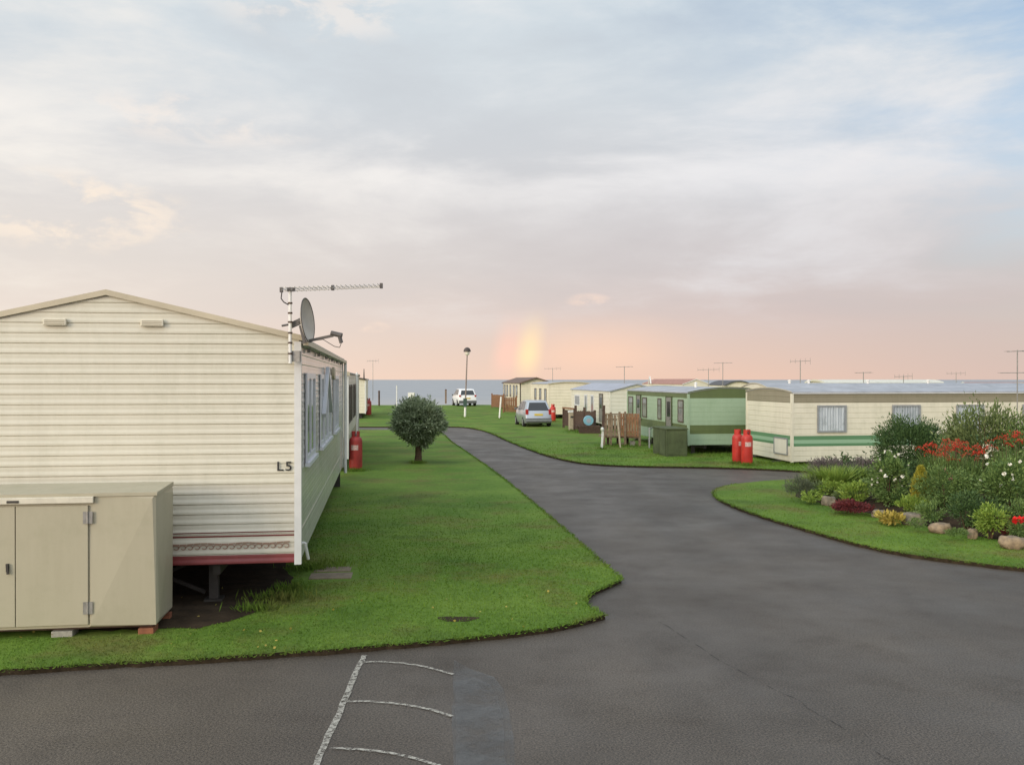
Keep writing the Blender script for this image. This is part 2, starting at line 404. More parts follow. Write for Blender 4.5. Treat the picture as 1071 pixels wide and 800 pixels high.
    org=math_('MULTIPLY',sm(math_('ABSOLUTE',math_('ADD',rel,4.0)),7.5,0.3),fade)
    col=mix(math_('MULTIPLY',org,0.60),col,(0.92,0.60,0.43))
    col=mix(math_('MULTIPLY',red,0.62),col,(0.98,0.58,0.46))
    col=mix(math_('MULTIPLY',core,0.85),col,(1.0,0.76,0.43))
    # brighter overhead and towards the hidden sun behind the viewer
    sd=nd('ShaderNodeVectorMath',operation='DOT_PRODUCT'); L(d,sd.inputs[0]); sd.inputs[1].default_value=(sun_dir.x,sun_dir.y,sun_dir.z)
    boost=math_('ADD',1.0,math_('ADD',math_('MULTIPLY',sm(zc,0.42,0.95),TOP_BOOST),math_('MULTIPLY',sm(sd.outputs['Value'],0.0,1.0),BACK_BOOST)))
    mul=nd('ShaderNodeVectorMath',operation='SCALE'); L(col,mul.inputs[0]); L(boost,mul.inputs['Scale'])
    bg2=nd('ShaderNodeBackground'); L(mul.outputs[0],bg2.inputs['Color']); bg2.inputs['Strength'].default_value=1.0
    sky=nd('ShaderNodeTexSky',sky_type='NISHITA'); sky.sun_disc=False; sky.sun_elevation=SUN_EL; sky.sun_rotation=SUN_AZ
    sky.air_density=1.0; sky.dust_density=1.2; sky.ozone_density=2.0
    bg1=nd('ShaderNodeBackground'); L(sky.outputs[0],bg1.inputs['Color']); bg1.inputs['Strength'].default_value=0.15
    # gaps of clear sky, mostly high on the right
    gp=math_('ADD',math_('MULTIPLY',x,0.9),math_('MULTIPLY',z,1.15))
    gap=math_('MULTIPLY',sm(gp,0.34,0.95),sm(n3,0.25,0.62))
    gap=math_('MULTIPLY',gap,sm(y,-0.2,0.3))
    gap=math_('MULTIPLY',math_('MULTIPLY',gap,sm(lump,0.60,0.40)),0.85)
    ms=nd('ShaderNodeMixShader'); L(gap,ms.inputs[0]); L(bg2.outputs[0],ms.inputs[1]); L(bg1.outputs[0],ms.inputs[2])
    out=nd('ShaderNodeOutputWorld'); L(ms.outputs[0],out.inputs['Surface'])
SKY_STOPS=[(0.0,(0.74,0.51,0.40)),(0.06,(0.68,0.51,0.43)),(0.14,(0.60,0.50,0.47)),(0.24,(0.56,0.52,0.52)),
           (0.40,(0.59,0.585,0.60)),(0.58,(0.575,0.61,0.64)),(0.78,(0.56,0.625,0.67)),(1.0,(0.60,0.66,0.71))]
_aa=R(43); ANTI=(math.sin(_aa)*math.cos(R(4)), math.cos(_aa)*math.cos(R(4)), -math.sin(R(4)))
_q=Vector((math.sin(R(1.1))*math.cos(R(2)),math.cos(R(1.1))*math.cos(R(2)),math.sin(R(2))))
RB_ANG=math.degrees(_q.angle(Vector(ANTI)))
TOP_BOOST, BACK_BOOST = 0.45, 1.35
make_world()
sl=bpy.data.lights.new('sun','SUN'); sl.energy=1.5; sl.angle=R(24); sl.color=(1.0,0.80,0.58)
so=bpy.data.objects.new('sun',sl); COL.objects.link(so)
so.rotation_euler=(-sun_dir).to_track_quat('-Z','Y').to_euler(); so.location=(-20,-20,20)

# ------------------------------------------------------------------ GROUND
def asphalt():
    m=bpy.data.materials.new('asphalt'); m.use_nodes=True; nt=m.node_tree; L=nt.links.new
    b=nt.nodes['Principled BSDF']; tc=nt.nodes.new('ShaderNodeTexCoord')
    def noise(s,d=5,r=0.6,vec=None):
        n=nt.nodes.new('ShaderNodeTexNoise'); n.inputs['Scale'].default_value=s; n.inputs['Detail'].default_value=d
        n.inputs['Roughness'].default_value=r; L(vec or tc.outputs['Object'],n.inputs['Vector']); return n.outputs['Fac']
    def ramp(f,a,b_,p0=0.3,p1=0.7):
        r=nt.nodes.new('ShaderNodeValToRGB'); e=r.color_ramp.elements
        e[0].position=p0; e[0].color=(*a,1); e[1].position=p1; e[1].color=(*b_,1); L(f,r.inputs['Fac']); return r.outputs['Color']
    def mix(f,a,b_,bl='MIX'):
        n=nt.nodes.new('ShaderNodeMix'); n.data_type='RGBA'; n.blend_type=bl
        if isinstance(f,float): n.inputs['Factor'].default_value=f
        else: L(f,n.inputs['Factor'])
        L(a,n.inputs['A']); L(b_,n.inputs['B']); return n.outputs['Result']
    base=ramp(noise(0.35,6,0.6),(0.058,0.049,0.040),(0.096,0.083,0.069))
    mp=nt.nodes.new('ShaderNodeMapping'); mp.inputs['Rotation'].default_value=(0,0,R(-12)); mp.inputs['Scale'].default_value=(1.0,0.14,1)
    L(tc.outputs['Object'],mp.inputs['Vector'])
    wear=ramp(noise(0.9,4,0.5,mp.outputs[0]),(0.90,0.90,0.90),(1.09,1.08,1.06),0.35,0.65)
    c=mix(1.0,base,wear,'MULTIPLY')
    sp=ramp(noise(60,3,0.75),(0.25,0.25,0.25),(2.1,2.0,1.9),0.36,0.68)
    c=mix(0.85,c,sp,'MULTIPLY')
    st=ramp(noise(1.6,5,0.65),(1,1,1),(0.76,0.74,0.72),0.55,0.75)
    c=mix(0.8,c,st,'MULTIPLY')
    oil=ramp(noise(0.55,7,0.7),(1,1,1),(0.72,0.70,0.68),0.58,0.74)
    c=mix(0.8,c,oil,'MULTIPLY')
    grit=ramp(noise(2.6,8,0.75),(1,1,1),(1.35,1.27,1.12),0.60,0.80)
    c=mix(0.8,c,grit,'MULTIPLY')
    L(c,b.inputs['Base Color'])
    rr=nt.nodes.new('ShaderNodeMapRange'); rr.inputs['From Min'].default_value=0.3; rr.inputs['From Max'].default_value=0.7; rr.inputs['To Min'].default_value=0.42; rr.inputs['To Max'].default_value=0.68
    L(noise(0.8,4,0.6),rr.inputs['Value']); L(rr.outputs[0],b.inputs['Roughness'])
    b.inputs['Specular IOR Level'].default_value=0.35
    bp=nt.nodes.new('ShaderNodeBump'); bp.inputs['Strength'].default_value=0.5; bp.inputs['Distance'].default_value=0.008
    L(noise(110,2,0.5),bp.inputs['Height']); L(bp.outputs[0],b.inputs['Normal'])
    return m
M['asphalt']=asphalt()
def grassmat(name,blade=False):
    m=bpy.data.materials.new(name); m.use_nodes=True; nt=m.node_tree; L=nt.links.new
    b=nt.nodes['Principled BSDF']; tc=nt.nodes.new('ShaderNodeTexCoord')
    def noise(s,d=5,r=0.6,off=0.0):
        mp=nt.nodes.new('ShaderNodeMapping'); mp.inputs['Scale'].default_value=(1,1,0); mp.inputs['Location'].default_value=(off,off*0.7,0); L(tc.outputs['Object'],mp.inputs['Vector'])
        n=nt.nodes.new('ShaderNodeTexNoise'); n.inputs['Scale'].default_value=s; n.inputs['Detail'].default_value=d
        n.inputs['Roughness'].default_value=r; L(mp.outputs[0],n.inputs['Vector']); return n.outputs['Fac']
    def ramp(f,a,b_,p0=0.3,p1=0.7):
        r=nt.nodes.new('ShaderNodeValToRGB'); e=r.color_ramp.elements
        e[0].position=p0; e[0].color=(*a,1); e[1].position=p1; e[1].color=(*b_,1); L(f,r.inputs['Fac']); return r.outputs['Color']
    def mix(f,a,b_,bl='MIX'):
        n=nt.nodes.new('ShaderNodeMix'); n.data_type='RGBA'; n.blend_type=bl
        if isinstance(f,float): n.inputs['Factor'].default_value=f
        else: L(f,n.inputs['Factor'])
        L(a,n.inputs['A']); L(b_,n.inputs['B']); return n.outputs['Result']
    def patch(c,f,p0,p1,amt,colr):
        mr=nt.nodes.new('ShaderNodeMapRange'); mr.inputs['From Min'].default_value=p0; mr.inputs['From Max'].default_value=p1; mr.inputs['To Max'].default_value=amt
        L(f,mr.inputs['Value']); rgb=nt.nodes.new('ShaderNodeRGB'); rgb.outputs[0].default_value=(*colr,1)
        return mix(mr.outputs[0],c,rgb.outputs[0])
    c=ramp(noise(0.45,6,0.62),(0.080,0.160,0.021),(0.146,0.236,0.038),0.32,0.68)
    c=patch(c,noise(0.62,6,0.66,3.0),0.50,0.66,0.65,(0.150,0.125,0.045))     # dry worn turf
    c=patch(c,noise(0.50,5,0.6,9.0),0.52,0.68,0.55,(0.040,0.078,0.016))      # moss and clover
    c=patch(c,noise(2.2,6,0.7,5.0),0.60,0.78,0.45,(0.17,0.20,0.05))
    if blade:
        g=nt.nodes.new('ShaderNodeNewGeometry')
        c=mix(1.0,c,ramp(g.outputs['Random Per Island'],(0.88,0.90,0.85),(1.45,1.38,1.30),0,1),'MULTIPLY')
    else:
        c=mix(0.6,c,ramp(noise(11,4,0.7),(0.65,0.65,0.65),(1.35,1.3,1.25)),'MULTIPLY')
        c=mix(0.6,c,ramp(noise(70,3,0.6),(0.5,0.5,0.45),(1.5,1.45,1.35)),'MULTIPLY')
    L(c,b.inputs['Base Color']); b.inputs['Roughness'].default_value=0.85; b.inputs['Specular IOR Level'].default_value=0.15
    if blade:
        t=nt.nodes.new('ShaderNodeBsdfTranslucent'); L(c,t.inputs['Color']); ms=nt.nodes.new('ShaderNodeMixShader'); ms.inputs[0].default_value=0.35
        L(b.outputs[0],ms.inputs[1]); L(t.outputs[0],ms.inputs[2]); L(ms.outputs[0],nt.nodes['Material Output'].inputs['Surface'])
    else:
        bp=nt.nodes.new('ShaderNodeBump'); bp.inputs['Strength'].default_value=0.7; bp.inputs['Distance'].default_value=0.02
        L(noise(45,4,0.7),bp.inputs['Height']); L(bp.outputs[0],b.inputs['Normal'])
    return m
M['grass']=grassmat('mown_grass')
M['blades']=grassmat('grass_blade',True)

LAWN=0.055
def densify(pts, step, jit, rng):
    out=[]
    n=len(pts)
    for i in range(n):
        a=np.array(pts[i][:2]); b=np.array(pts[(i+1)%n][:2]); d=np.linalg.norm(b-a)
        k=max(1,int(d/step)) if d<60 else 1
        for j in range(k):
            p=a+(b-a)*j/k
            if k>1 and jit>0: p=p+rng.normal(size=2)*jit
            out.append(p)
    return out
def smooth_open(pts, it=2):
    for _ in range(it):
        q=[pts[0]]
        for a,b in zip(pts[:-1],pts[1:]):
            a=np.array(a[:2]);b=np.array(b[:2]); q += [a*0.75+b*0.25, a*0.25+b*0.75]
        q.append(pts[-1]); pts=q
    return [np.array(p[:2]) for p in pts]
def sheet(name, pts, z, m, m_edge=None, drop=0.0):
    bm=bmesh.new()
    vs=[bm.verts.new((p[0],p[1],z)) for p in pts]
    f=bm.faces.new(vs); f.normal_update()
    if f.normal.z<0: f.normal_flip()
    if drop>0:
        lo=[bm.verts.new((p[0],p[1],z-drop)) for p in pts]
        n=len(pts)
        for i in range(n):
            q=bm.faces.new((vs[i],lo[i],lo[(i+1)%n],vs[(i+1)%n])); q.material_index=1
    bmesh.ops.triangulate(bm, faces=[f], ngon_method='EAR_CLIP')
    bmesh.ops.recalc_face_normals(bm, faces=bm.faces)
    me=bpy.data.meshes.new(name); bm.to_mesh(me); bm.free()
    me.materials.append(m); me.materials.append(m_edge or m)
    o=bpy.data.objects.new(name,me); COL.objects.link(o)
    return kind(o,'structure')
rngg=np.random.RandomState(3)
# clifftop terrain
edge=[(-300,88),(-120,90),(-60,91),(-30,90),(-14,92),(-8,91.5),(-4,93),(0,92.5),(3,94),(8,97),(14,104),(24,118),(60,135),(300,150)]
ep=densify([(-300,-60)]+edge+[(300,-60)],4.0,0.12,rngg)
gr=sheet('road',ep,0.0,M['asphalt'],M['cliff'],13.0)
# sea
b=MB(); b.add([(-60000,60,-12),(60000,60,-12),(60000,80000,-12),(-60000,80000,-12)],[(0,1,2,3)])
def seamat():
    m=bpy.data.materials.new('sea_water'); m.use_nodes=True; nt=m.node_tree; L=nt.links.new; p=nt.nodes['Principled BSDF']
    p.inputs['Base Color'].default_value=(0.20,0.225,0.25,1); p.inputs['Roughness'].default_value=0.55; p.inputs['Specular IOR Level'].default_value=0.3
    tc=nt.nodes.new('ShaderNodeTexCoord'); mp=nt.nodes.new('ShaderNodeMapping'); mp.inputs['Scale'].default_value=(0.02,0.06,1)
    L(tc.outputs['Object'],mp.inputs['Vector'])
    n=nt.nodes.new('ShaderNodeTexNoise'); n.inputs['Scale'].default_value=1.0; n.inputs['Detail'].default_value=8
    L(mp.outputs[0],n.inputs['Vector'])
    r=nt.nodes.new('ShaderNodeValToRGB'); r.color_ramp.elements[0].color=(0.265,0.28,0.295,1); r.color_ramp.elements[1].color=(0.34,0.345,0.35,1)
    r.color_ramp.elements[0].position=0.3; r.color_ramp.elements[1].position=0.7
    L(n.outputs['Fac'],r.inputs['Fac'])
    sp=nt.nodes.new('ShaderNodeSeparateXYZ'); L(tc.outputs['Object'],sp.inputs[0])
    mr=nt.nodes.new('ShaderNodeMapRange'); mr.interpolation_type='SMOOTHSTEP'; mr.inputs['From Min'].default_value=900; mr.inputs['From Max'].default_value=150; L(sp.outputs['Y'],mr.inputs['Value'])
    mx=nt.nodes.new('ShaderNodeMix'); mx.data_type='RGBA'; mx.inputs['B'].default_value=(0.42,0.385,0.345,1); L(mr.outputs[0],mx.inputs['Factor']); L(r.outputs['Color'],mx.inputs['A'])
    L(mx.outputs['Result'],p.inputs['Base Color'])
    return m
kind(b.build('sea',seamat()),'structure')

# lawns
def gp(*a): return [np.array(G(px,py)[:2]) for px,py in a]
front=smooth_open(gp((-260,716),(-100,712),(0,707),(100,700),(220,694),(300,688),(380,682),(470,674),(540,667),(590,660),(633,648)),1)
notch=smooth_open(gp((633,648),(617,641),(611,633),(618,624),(634,617),(650,610)),2)
side=smooth_open(gp((650,610),(628,590),(600,565),(560,530),(520,497),(485,472),(470,462),(463,454),(452,450.5)),2)
lawnL=front+notch[1:]+side[1:]+[np.array((-60.0,47.2))]+[np.array((-60.0,7.6))]
lawnL=densify(lawnL,0.12,0.012,rngg)
farb=smooth_open(gp((462,447.2),(478,447),(492,448.2),(510,452),(533,463),(557,472.5),(582,480.5),(612,486.5),(660,489),(740,490),(800,492),(850,495)),2)
lawnF=[np.array((-200.0,50.6)),np.array((-60.0,50.5))]+farb+[np.array((14.0,25.9)),np.array((60.0,26.5)),np.array((200.0,27))]
fe=[np.array((e[0],e[1]-0.02)) for e in edge if -200<e[0]<200]
lawnF=lawnF+[np.array((200.0,142.0))]+fe[::-1]+[np.array((-200.0,88.8))]
lawnF=densify(lawnF,0.3,0.012,rngg)
isl_low=smooth_open(gp((770,508),(752,512),(745,517),(750,524),(780,537),(830,552.5),(900,573),(960,585),(1071,598),(1180,612),(1300,630)),2)
isl_up=[np.array(p) for p in ((14.0,9.6),(22.0,9.5),(24.0,20.5),(14.0,22.6))]+gp((880,502),(830,503),(800,505))
island=densify(isl_low+isl_up,0.12,0.012,rngg)
kind(sheet('lawn',lawnL,LAWN,M['grass'],M['edge_soil'],LAWN+0.01),'structure')
kind(sheet('lawn',lawnF,LAWN,M['grass'],M['edge_soil'],LAWN+0.01),'structure')
kind(sheet('lawn',island,LAWN,M['grass'],M['edge_soil'],LAWN+0.01),'structure')

YAW=R(8.1)
UX,UY=math.cos(YAW),math.sin(YAW)
C5=Vector((-2.41,10.4,0))            # near right corner of the big caravan
def loc5(s,t): return np.array((C5.x-s*UX-t*UY, C5.y-s*UY+t*UX))   # s leftwards along the end, t along the side
soilpts=gp((0,664),(60,665),(150,665),(205,662),(240,655),(268,646),(284,634),(296,626))+[loc5(0.18,1.3),loc5(0.35,2),loc5(0.3,6),loc5(0.3,11.4),loc5(4.0,11.5),loc5(4.1,0.2)]
soilpts=densify(soilpts,0.15,0.025,rngg)
sheet('bare_soil',soilpts,LAWN+0.004,M['soil'])
dp_=np.array(G(479,653)[:2]); a_=np.linspace(0,2*PI,26,endpoint=False)
dirtpts=[dp_+np.array((0.20*math.cos(t)*(1+0.25*math.sin(3*t)),0.13*math.sin(t)*(1+0.25*math.cos(2*t)))) for t in a_]
sheet('bare_soil',dirtpts,LAWN+0.004,M['soil'])
# flower bed soil, slightly mounded
bedpts=smooth_open(gp((832,522),(850,527),(880,534),(915,541),(950,550),(990,557),(1030,566),(1071,572),(1120,580)),1)
bedback=[np.array(p) for p in ((10.4,13.4),(11.4,16.6),(11.6,20.6),(10.0,22.3))]+gp((868,508),(838,513))
bedpoly=densify(bedpts+bedback,0.3,0.02,rngg)
def mound():
    sheet('bed_soil',bedpoly,LAWN+0.004,M['soil'])
    poly=np.asarray(bedpoly); st=0.14
    x0,y0=poly.min(0); x1,y1=poly.max(0); nx=int((x1-x0)/st); ny=int((y1-y0)/st)
    gx,gy=np.meshgrid(x0+st*np.arange(nx+1),y0+st*np.arange(ny+1),indexing='ij'); P=np.stack([gx.ravel(),gy.ravel()],1)
    a=poly; b=np.roll(poly,-1,0); d=np.full(len(P),9e9)
    for p,q in zip(a,b):
        e=q-p; t=np.clip(((P-p)@e)/(e@e+1e-9),0,1); d=np.minimum(d,np.linalg.norm(P-p-t[:,None]*e,axis=1))
    ins=inside(P,poly); u=np.clip(d/0.9,0,1); h=LAWN-0.02+0.22*u*u*(3-2*u)+np.random.RandomState(2).normal(size=len(P))*0.012
    h[~ins]=LAWN-0.03
    m=MB(); ny1=ny+1; fs=[]
    for i in range(nx):
        for j in range(ny):
            c=[i*ny1+j,(i+1)*ny1+j,(i+1)*ny1+j+1,i*ny1+j+1]
            if all(ins[k] for k in c): fs.append(c)
    used=sorted({k for f in fs for k in f}); ix={k:n for n,k in enumerate(used)}
    m.add([(P[k][0],P[k][1],h[k]) for k in used],[[ix[k] for k in f] for f in fs])
    kind(m.build('bed_soil',M['soil'],smooth=False),'structure')

# grass blades
def inside(P,poly):
    poly=np.asarray([p[:2] for p in poly]); x,y=P[:,0],P[:,1]; r=np.zeros(len(P),bool)
    a=poly; b=np.roll(poly,-1,0)
    for (x0,y0),(x1,y1) in zip(a,b):
        if y0==y1: continue
        c=((y0>y)!=(y1>y))&(x<(x1-x0)*(y-y0)/(y1-y0)+x0); r^=c
    return r
mound()
def blades(poly, excl, seed, y0, y1, d0, yref, xr, h=0.023):
    """mown blades, thinning steadily with distance and dying out at y1"""
    rng=np.random.RandomState(seed)
    n=int((y1-y0)*(xr[1]-xr[0])*d0)
    P=np.stack([xr[0]+(xr[1]-xr[0])*rng.rand(n),y0+(y1-y0)*rng.rand(n)],1)
    keep=np.minimum(1,(yref/P[:,1])**1.6)*np.clip((y1-P[:,1])/(0.5*(y1-y0)),0,1)
    P=P[(rng.rand(n)<keep)&(np.abs(P[:,0])<P[:,1]*0.60+0.4)]
    P=P[inside(P,poly)]
    for e in excl: P=P[~inside(P,e)]
    n=len(P)
    B=np.concatenate([P,np.full((n,1),LAWN-0.004)],1)
    D=unit(rng.normal(size=(n,3))*np.array([0.6,0.6,0.12])+np.array([0,0,0.8]))
    k=np.clip(P[:,1]/9.0,0.8,1.5)
    return leaves_mesh(B,D,h*(0.4+0.9*rng.rand(n)),0.010*k*(0.7+0.6*rng.rand(n)),rng)
foot5=[loc5(0.0,0.1),loc5(0.0,11.6),loc5(4.14,11.6),loc5(4.14,0.1)]
lawnL_s=smooth_open(lawnL,0)
_lc=Vector((-3.57,9.2,0))
lockfoot=[_lc+Vector((UX*a-UY*b_,UY*a+UX*b_,0)) for a,b_ in ((0.05,-0.01),(0.05,0.9),(-2.7,0.9),(-2.7,-0.01))]
slabfoot=gp((316,612),(376,612),(374,593),(318,593))
V1=blades(lawnL,[soilpts,lockfoot,slabfoot],11,7.5,21,2100,9.0,(-7,2))
V2=blades(island,[bedpoly],12,10.5,24,1100,11.0,(3.5,10.5))
V3=blades(lawnF,[],13,25.5,40,160,26,(-1,10),0.05)
# ragged fringe along cut edges
def fringe(line,dens,seed,h=0.05,w=0.012,inset=0.03):
    rng=np.random.RandomState(seed); out=[]
    for a,b in zip(line[:-1],line[1:]):
        a=np.array(a[:2]); b=np.array(b[:2]); d=np.linalg.norm(b-a); n=int(d*dens)
        if n<1: continue
        t=rng.rand(n)[:,None]; p=a+(b-a)*t+rng.normal(size=(n,2))*0.018
        B=np.concatenate([p,np.full((n,1),LAWN-0.015)],1)
        D=unit(rng.normal(size=(n,3))*np.array([0.8,0.8,0.25])+np.array([0,0,0.55]))
        out.append(leaves_mesh(B,D,h*(0.5+rng.rand(n)),w,rng))
    return np.concatenate(out)
V4=fringe(front+notch[1:]+side[1:],170,21)
V5=fringe(isl_low,120,22)
V6=fringe(farb,50,23,0.06,0.025)
kind(quads_obj('grass',np.concatenate([V1,V2,V3,V4,V5,V6]),M['blades']),'stuff')
# weeds and taller grass against the caravan
rw=np.random.RandomState(8)
P=[]; 
for (px,py,r,n) in ((292,632,0.16,320),(268,643,0.12,200),(305,622,0.12,200),(330,600,0.1,120)):
    c=G(px,py); q=np.stack([c.x+rw.normal(size=n)*r,c.y+rw.normal(size=n)*r*0.6,np.full(n,LAWN)],1); P.append(q)
for (px,py,rx,n) in ((372,495,0.26,260),(385,436,0.4,120),(771.5,487,0.24,200),(781.5,489,0.26,240),(578,442,0.3,120),(437,486.5,0.25,260),(629.5,471.5,0.16,90),(597.7,452,0.25,120),
  (690,474,0.6,260),(709,477.5,0.5,320),(650,468.5,0.9,360),(611,454,0.8,260),(486.5,438,0.25,90),(522.3,439,0.2,70),(830,488.5,0.8,300),(805,487,0.5,200),(750,478.5,1.0,300),(349,596,0.3,160),(321,600,0.25,160)):
    c=G(px,py); q=np.stack([c.x+rw.normal(size=n)*rx*0.55,c.y+rw.normal(size=n)*rx*0.35,np.full(n,LAWN)],1); P.append(q)
P=np.concatenate(P); D=unit(rw.normal(size=P.shape)*np.array([0.5,0.5,0.1])+np.array([0,0,0.9]))
kind(quads_obj('weeds',leaves_mesh(P,D,0.05+0.10*rw.rand(len(P)),0.014,rw),M['blades']),'stuff')

# road patches, seam, markings
def blotchy(name,col,rough,lo,hi,scale,p0=0.35,p1=0.65):
    m=mat(name,col,rough,noise=0.25,nscale=3.0,bump=0.3,bscale=90); nt=m.node_tree; L=nt.links.new
    tc=nt.nodes.new('ShaderNodeTexCoord'); n=nt.nodes.new('ShaderNodeTexNoise'); n.inputs['Scale'].default_value=scale; n.inputs['Detail'].default_value=8; n.inputs['Roughness'].default_value=0.7
    L(tc.outputs['Object'],n.inputs['Vector'])
    mr=nt.nodes.new('ShaderNodeMapRange'); mr.inputs['From Min'].default_value=p0; mr.inputs['From Max'].default_value=p1; mr.inputs['To Min'].default_value=lo; mr.inputs['To Max'].default_value=hi
    L(n.outputs['Fac'],mr.inputs['Value']); L(mr.outputs[0],nt.nodes['Principled BSDF'].inputs['Alpha']); return m
M['patch']=blotchy('smooth_sheen_patch',(0.135,0.138,0.136),0.34,0.10,0.55,2.6)  # smooth patch; its paler colour also paints in the damp sheen
M['bay']=mat('old_bay_asphalt',(0.060,0.054,0.048),0.75,noise=0.35,nscale=2.0,bump=0.5,bscale=90)
M['tar']=blotchy('tar_seam',(0.022,0.020,0.018),0.7,0.0,0.55,5.0,0.45,0.62)
rp=np.random.RandomState(4)
sheet('road_patch',densify(gp((475,691),(492,700),(516,708),(527,722),(533,745),(537,772),(538,802),(540,840),(471,840),(472,800),(473,740)),0.2,0.006,rp),0.004,M['patch'])
sheet('road_patch',densify(gp((477,705),(495,709),(512,716),(520,728),(525,748),(528,772),(529,802),(530,838),(475,838),(476,800),(476,740)),0.2,0.006,rp),0.0065,M['patch'])
def strip(name,line,w,z,m):
    bm=bmesh.new(); L0=[];R0=[]
    pts=[Vector((p[0],p[1],z)) for p in line]
    for i,p in enumerate(pts):
        a=pts[max(0,i-1)]; c=pts[min(len(pts)-1,i+1)]; d=(c-a).normalized(); nn=Vector((-d.y,d.x,0))
        ww=w*(0.9+0.2*random.random())
        L0.append(bm.verts.new(p+nn*ww/2)); R0.append(bm.verts.new(p-nn*ww/2))
    for i in range(len(pts)-1): bm.faces.new((L0[i],R0[i],R0[i+1],L0[i+1]))
    bmesh.ops.recalc_face_normals(bm,faces=bm.faces)
    me=bpy.data.meshes.new(name); bm.to_mesh(me); bm.free(); me.materials.append(m)
    o=bpy.data.objects.new(name,me); COL.objects.link(o); return kind(o,'structure')
def dl(pts,step=0.15,jit=0.006):
    out=[]
    for a,b in zip(pts[:-1],pts[1:]):
        k=max(1,int(np.linalg.norm(b-a)/step))
        for j in range(k): out.append(a+(b-a)*j/k+rp.normal(size=2)*jit)
    out.append(pts[-1]); return out
strip('road_seam',dl(smooth_open(gp((690,650),(740,683),(790,712),(840,735),(900,775),(960,815)),2),0.2,0.012),0.013,0.004,M['tar'])
def wornpaint():
    m=bpy.data.materials.new('worn_white_paint'); m.use_nodes=True; nt=m.node_tree; L=nt.links.new; p=nt.nodes['Principled BSDF']
    p.inputs['Roughness'].default_value=0.8; p.inputs['Base Color'].default_value=(0.38,0.36,0.31,1)
    tc=nt.nodes.new('ShaderNodeTexCoord'); n=nt.nodes.new('ShaderNodeTexNoise'); n.inputs['Scale'].default_value=28; n.inputs['Detail'].default_value=6
    n.inputs['Roughness'].default_value=0.75
    L(tc.outputs['Object'],n.inputs['Vector'])
    mr=nt.nodes.new('ShaderNodeMapRange'); mr.inputs['From Min'].default_value=0.40; mr.inputs['From Max'].default_value=0.56
    L(n.outputs['Fac'],mr.inputs['Value']); L(mr.outputs[0],p.inputs['Alpha'])
    return m
M['line']=wornpaint()
for pts,w in (([(381,686),(372,704),(362,728),(350,757),(340,778),(329,802),(310,840)],0.050),
              ([(379,693),(400,692.5),(425,694.5),(450,699),(474,706)],0.034),
              ([(362,734.5),(390,734.5),(420,737),(448,742),(473,750)],0.034),
              ([(345,783.5),(370,784),(400,787),(425,792),(450,799),(470,806)],0.034)):
    strip('road_marking',dl(smooth_open(gp(*pts),2),0.1,0.004),w,0.008,M['line'])

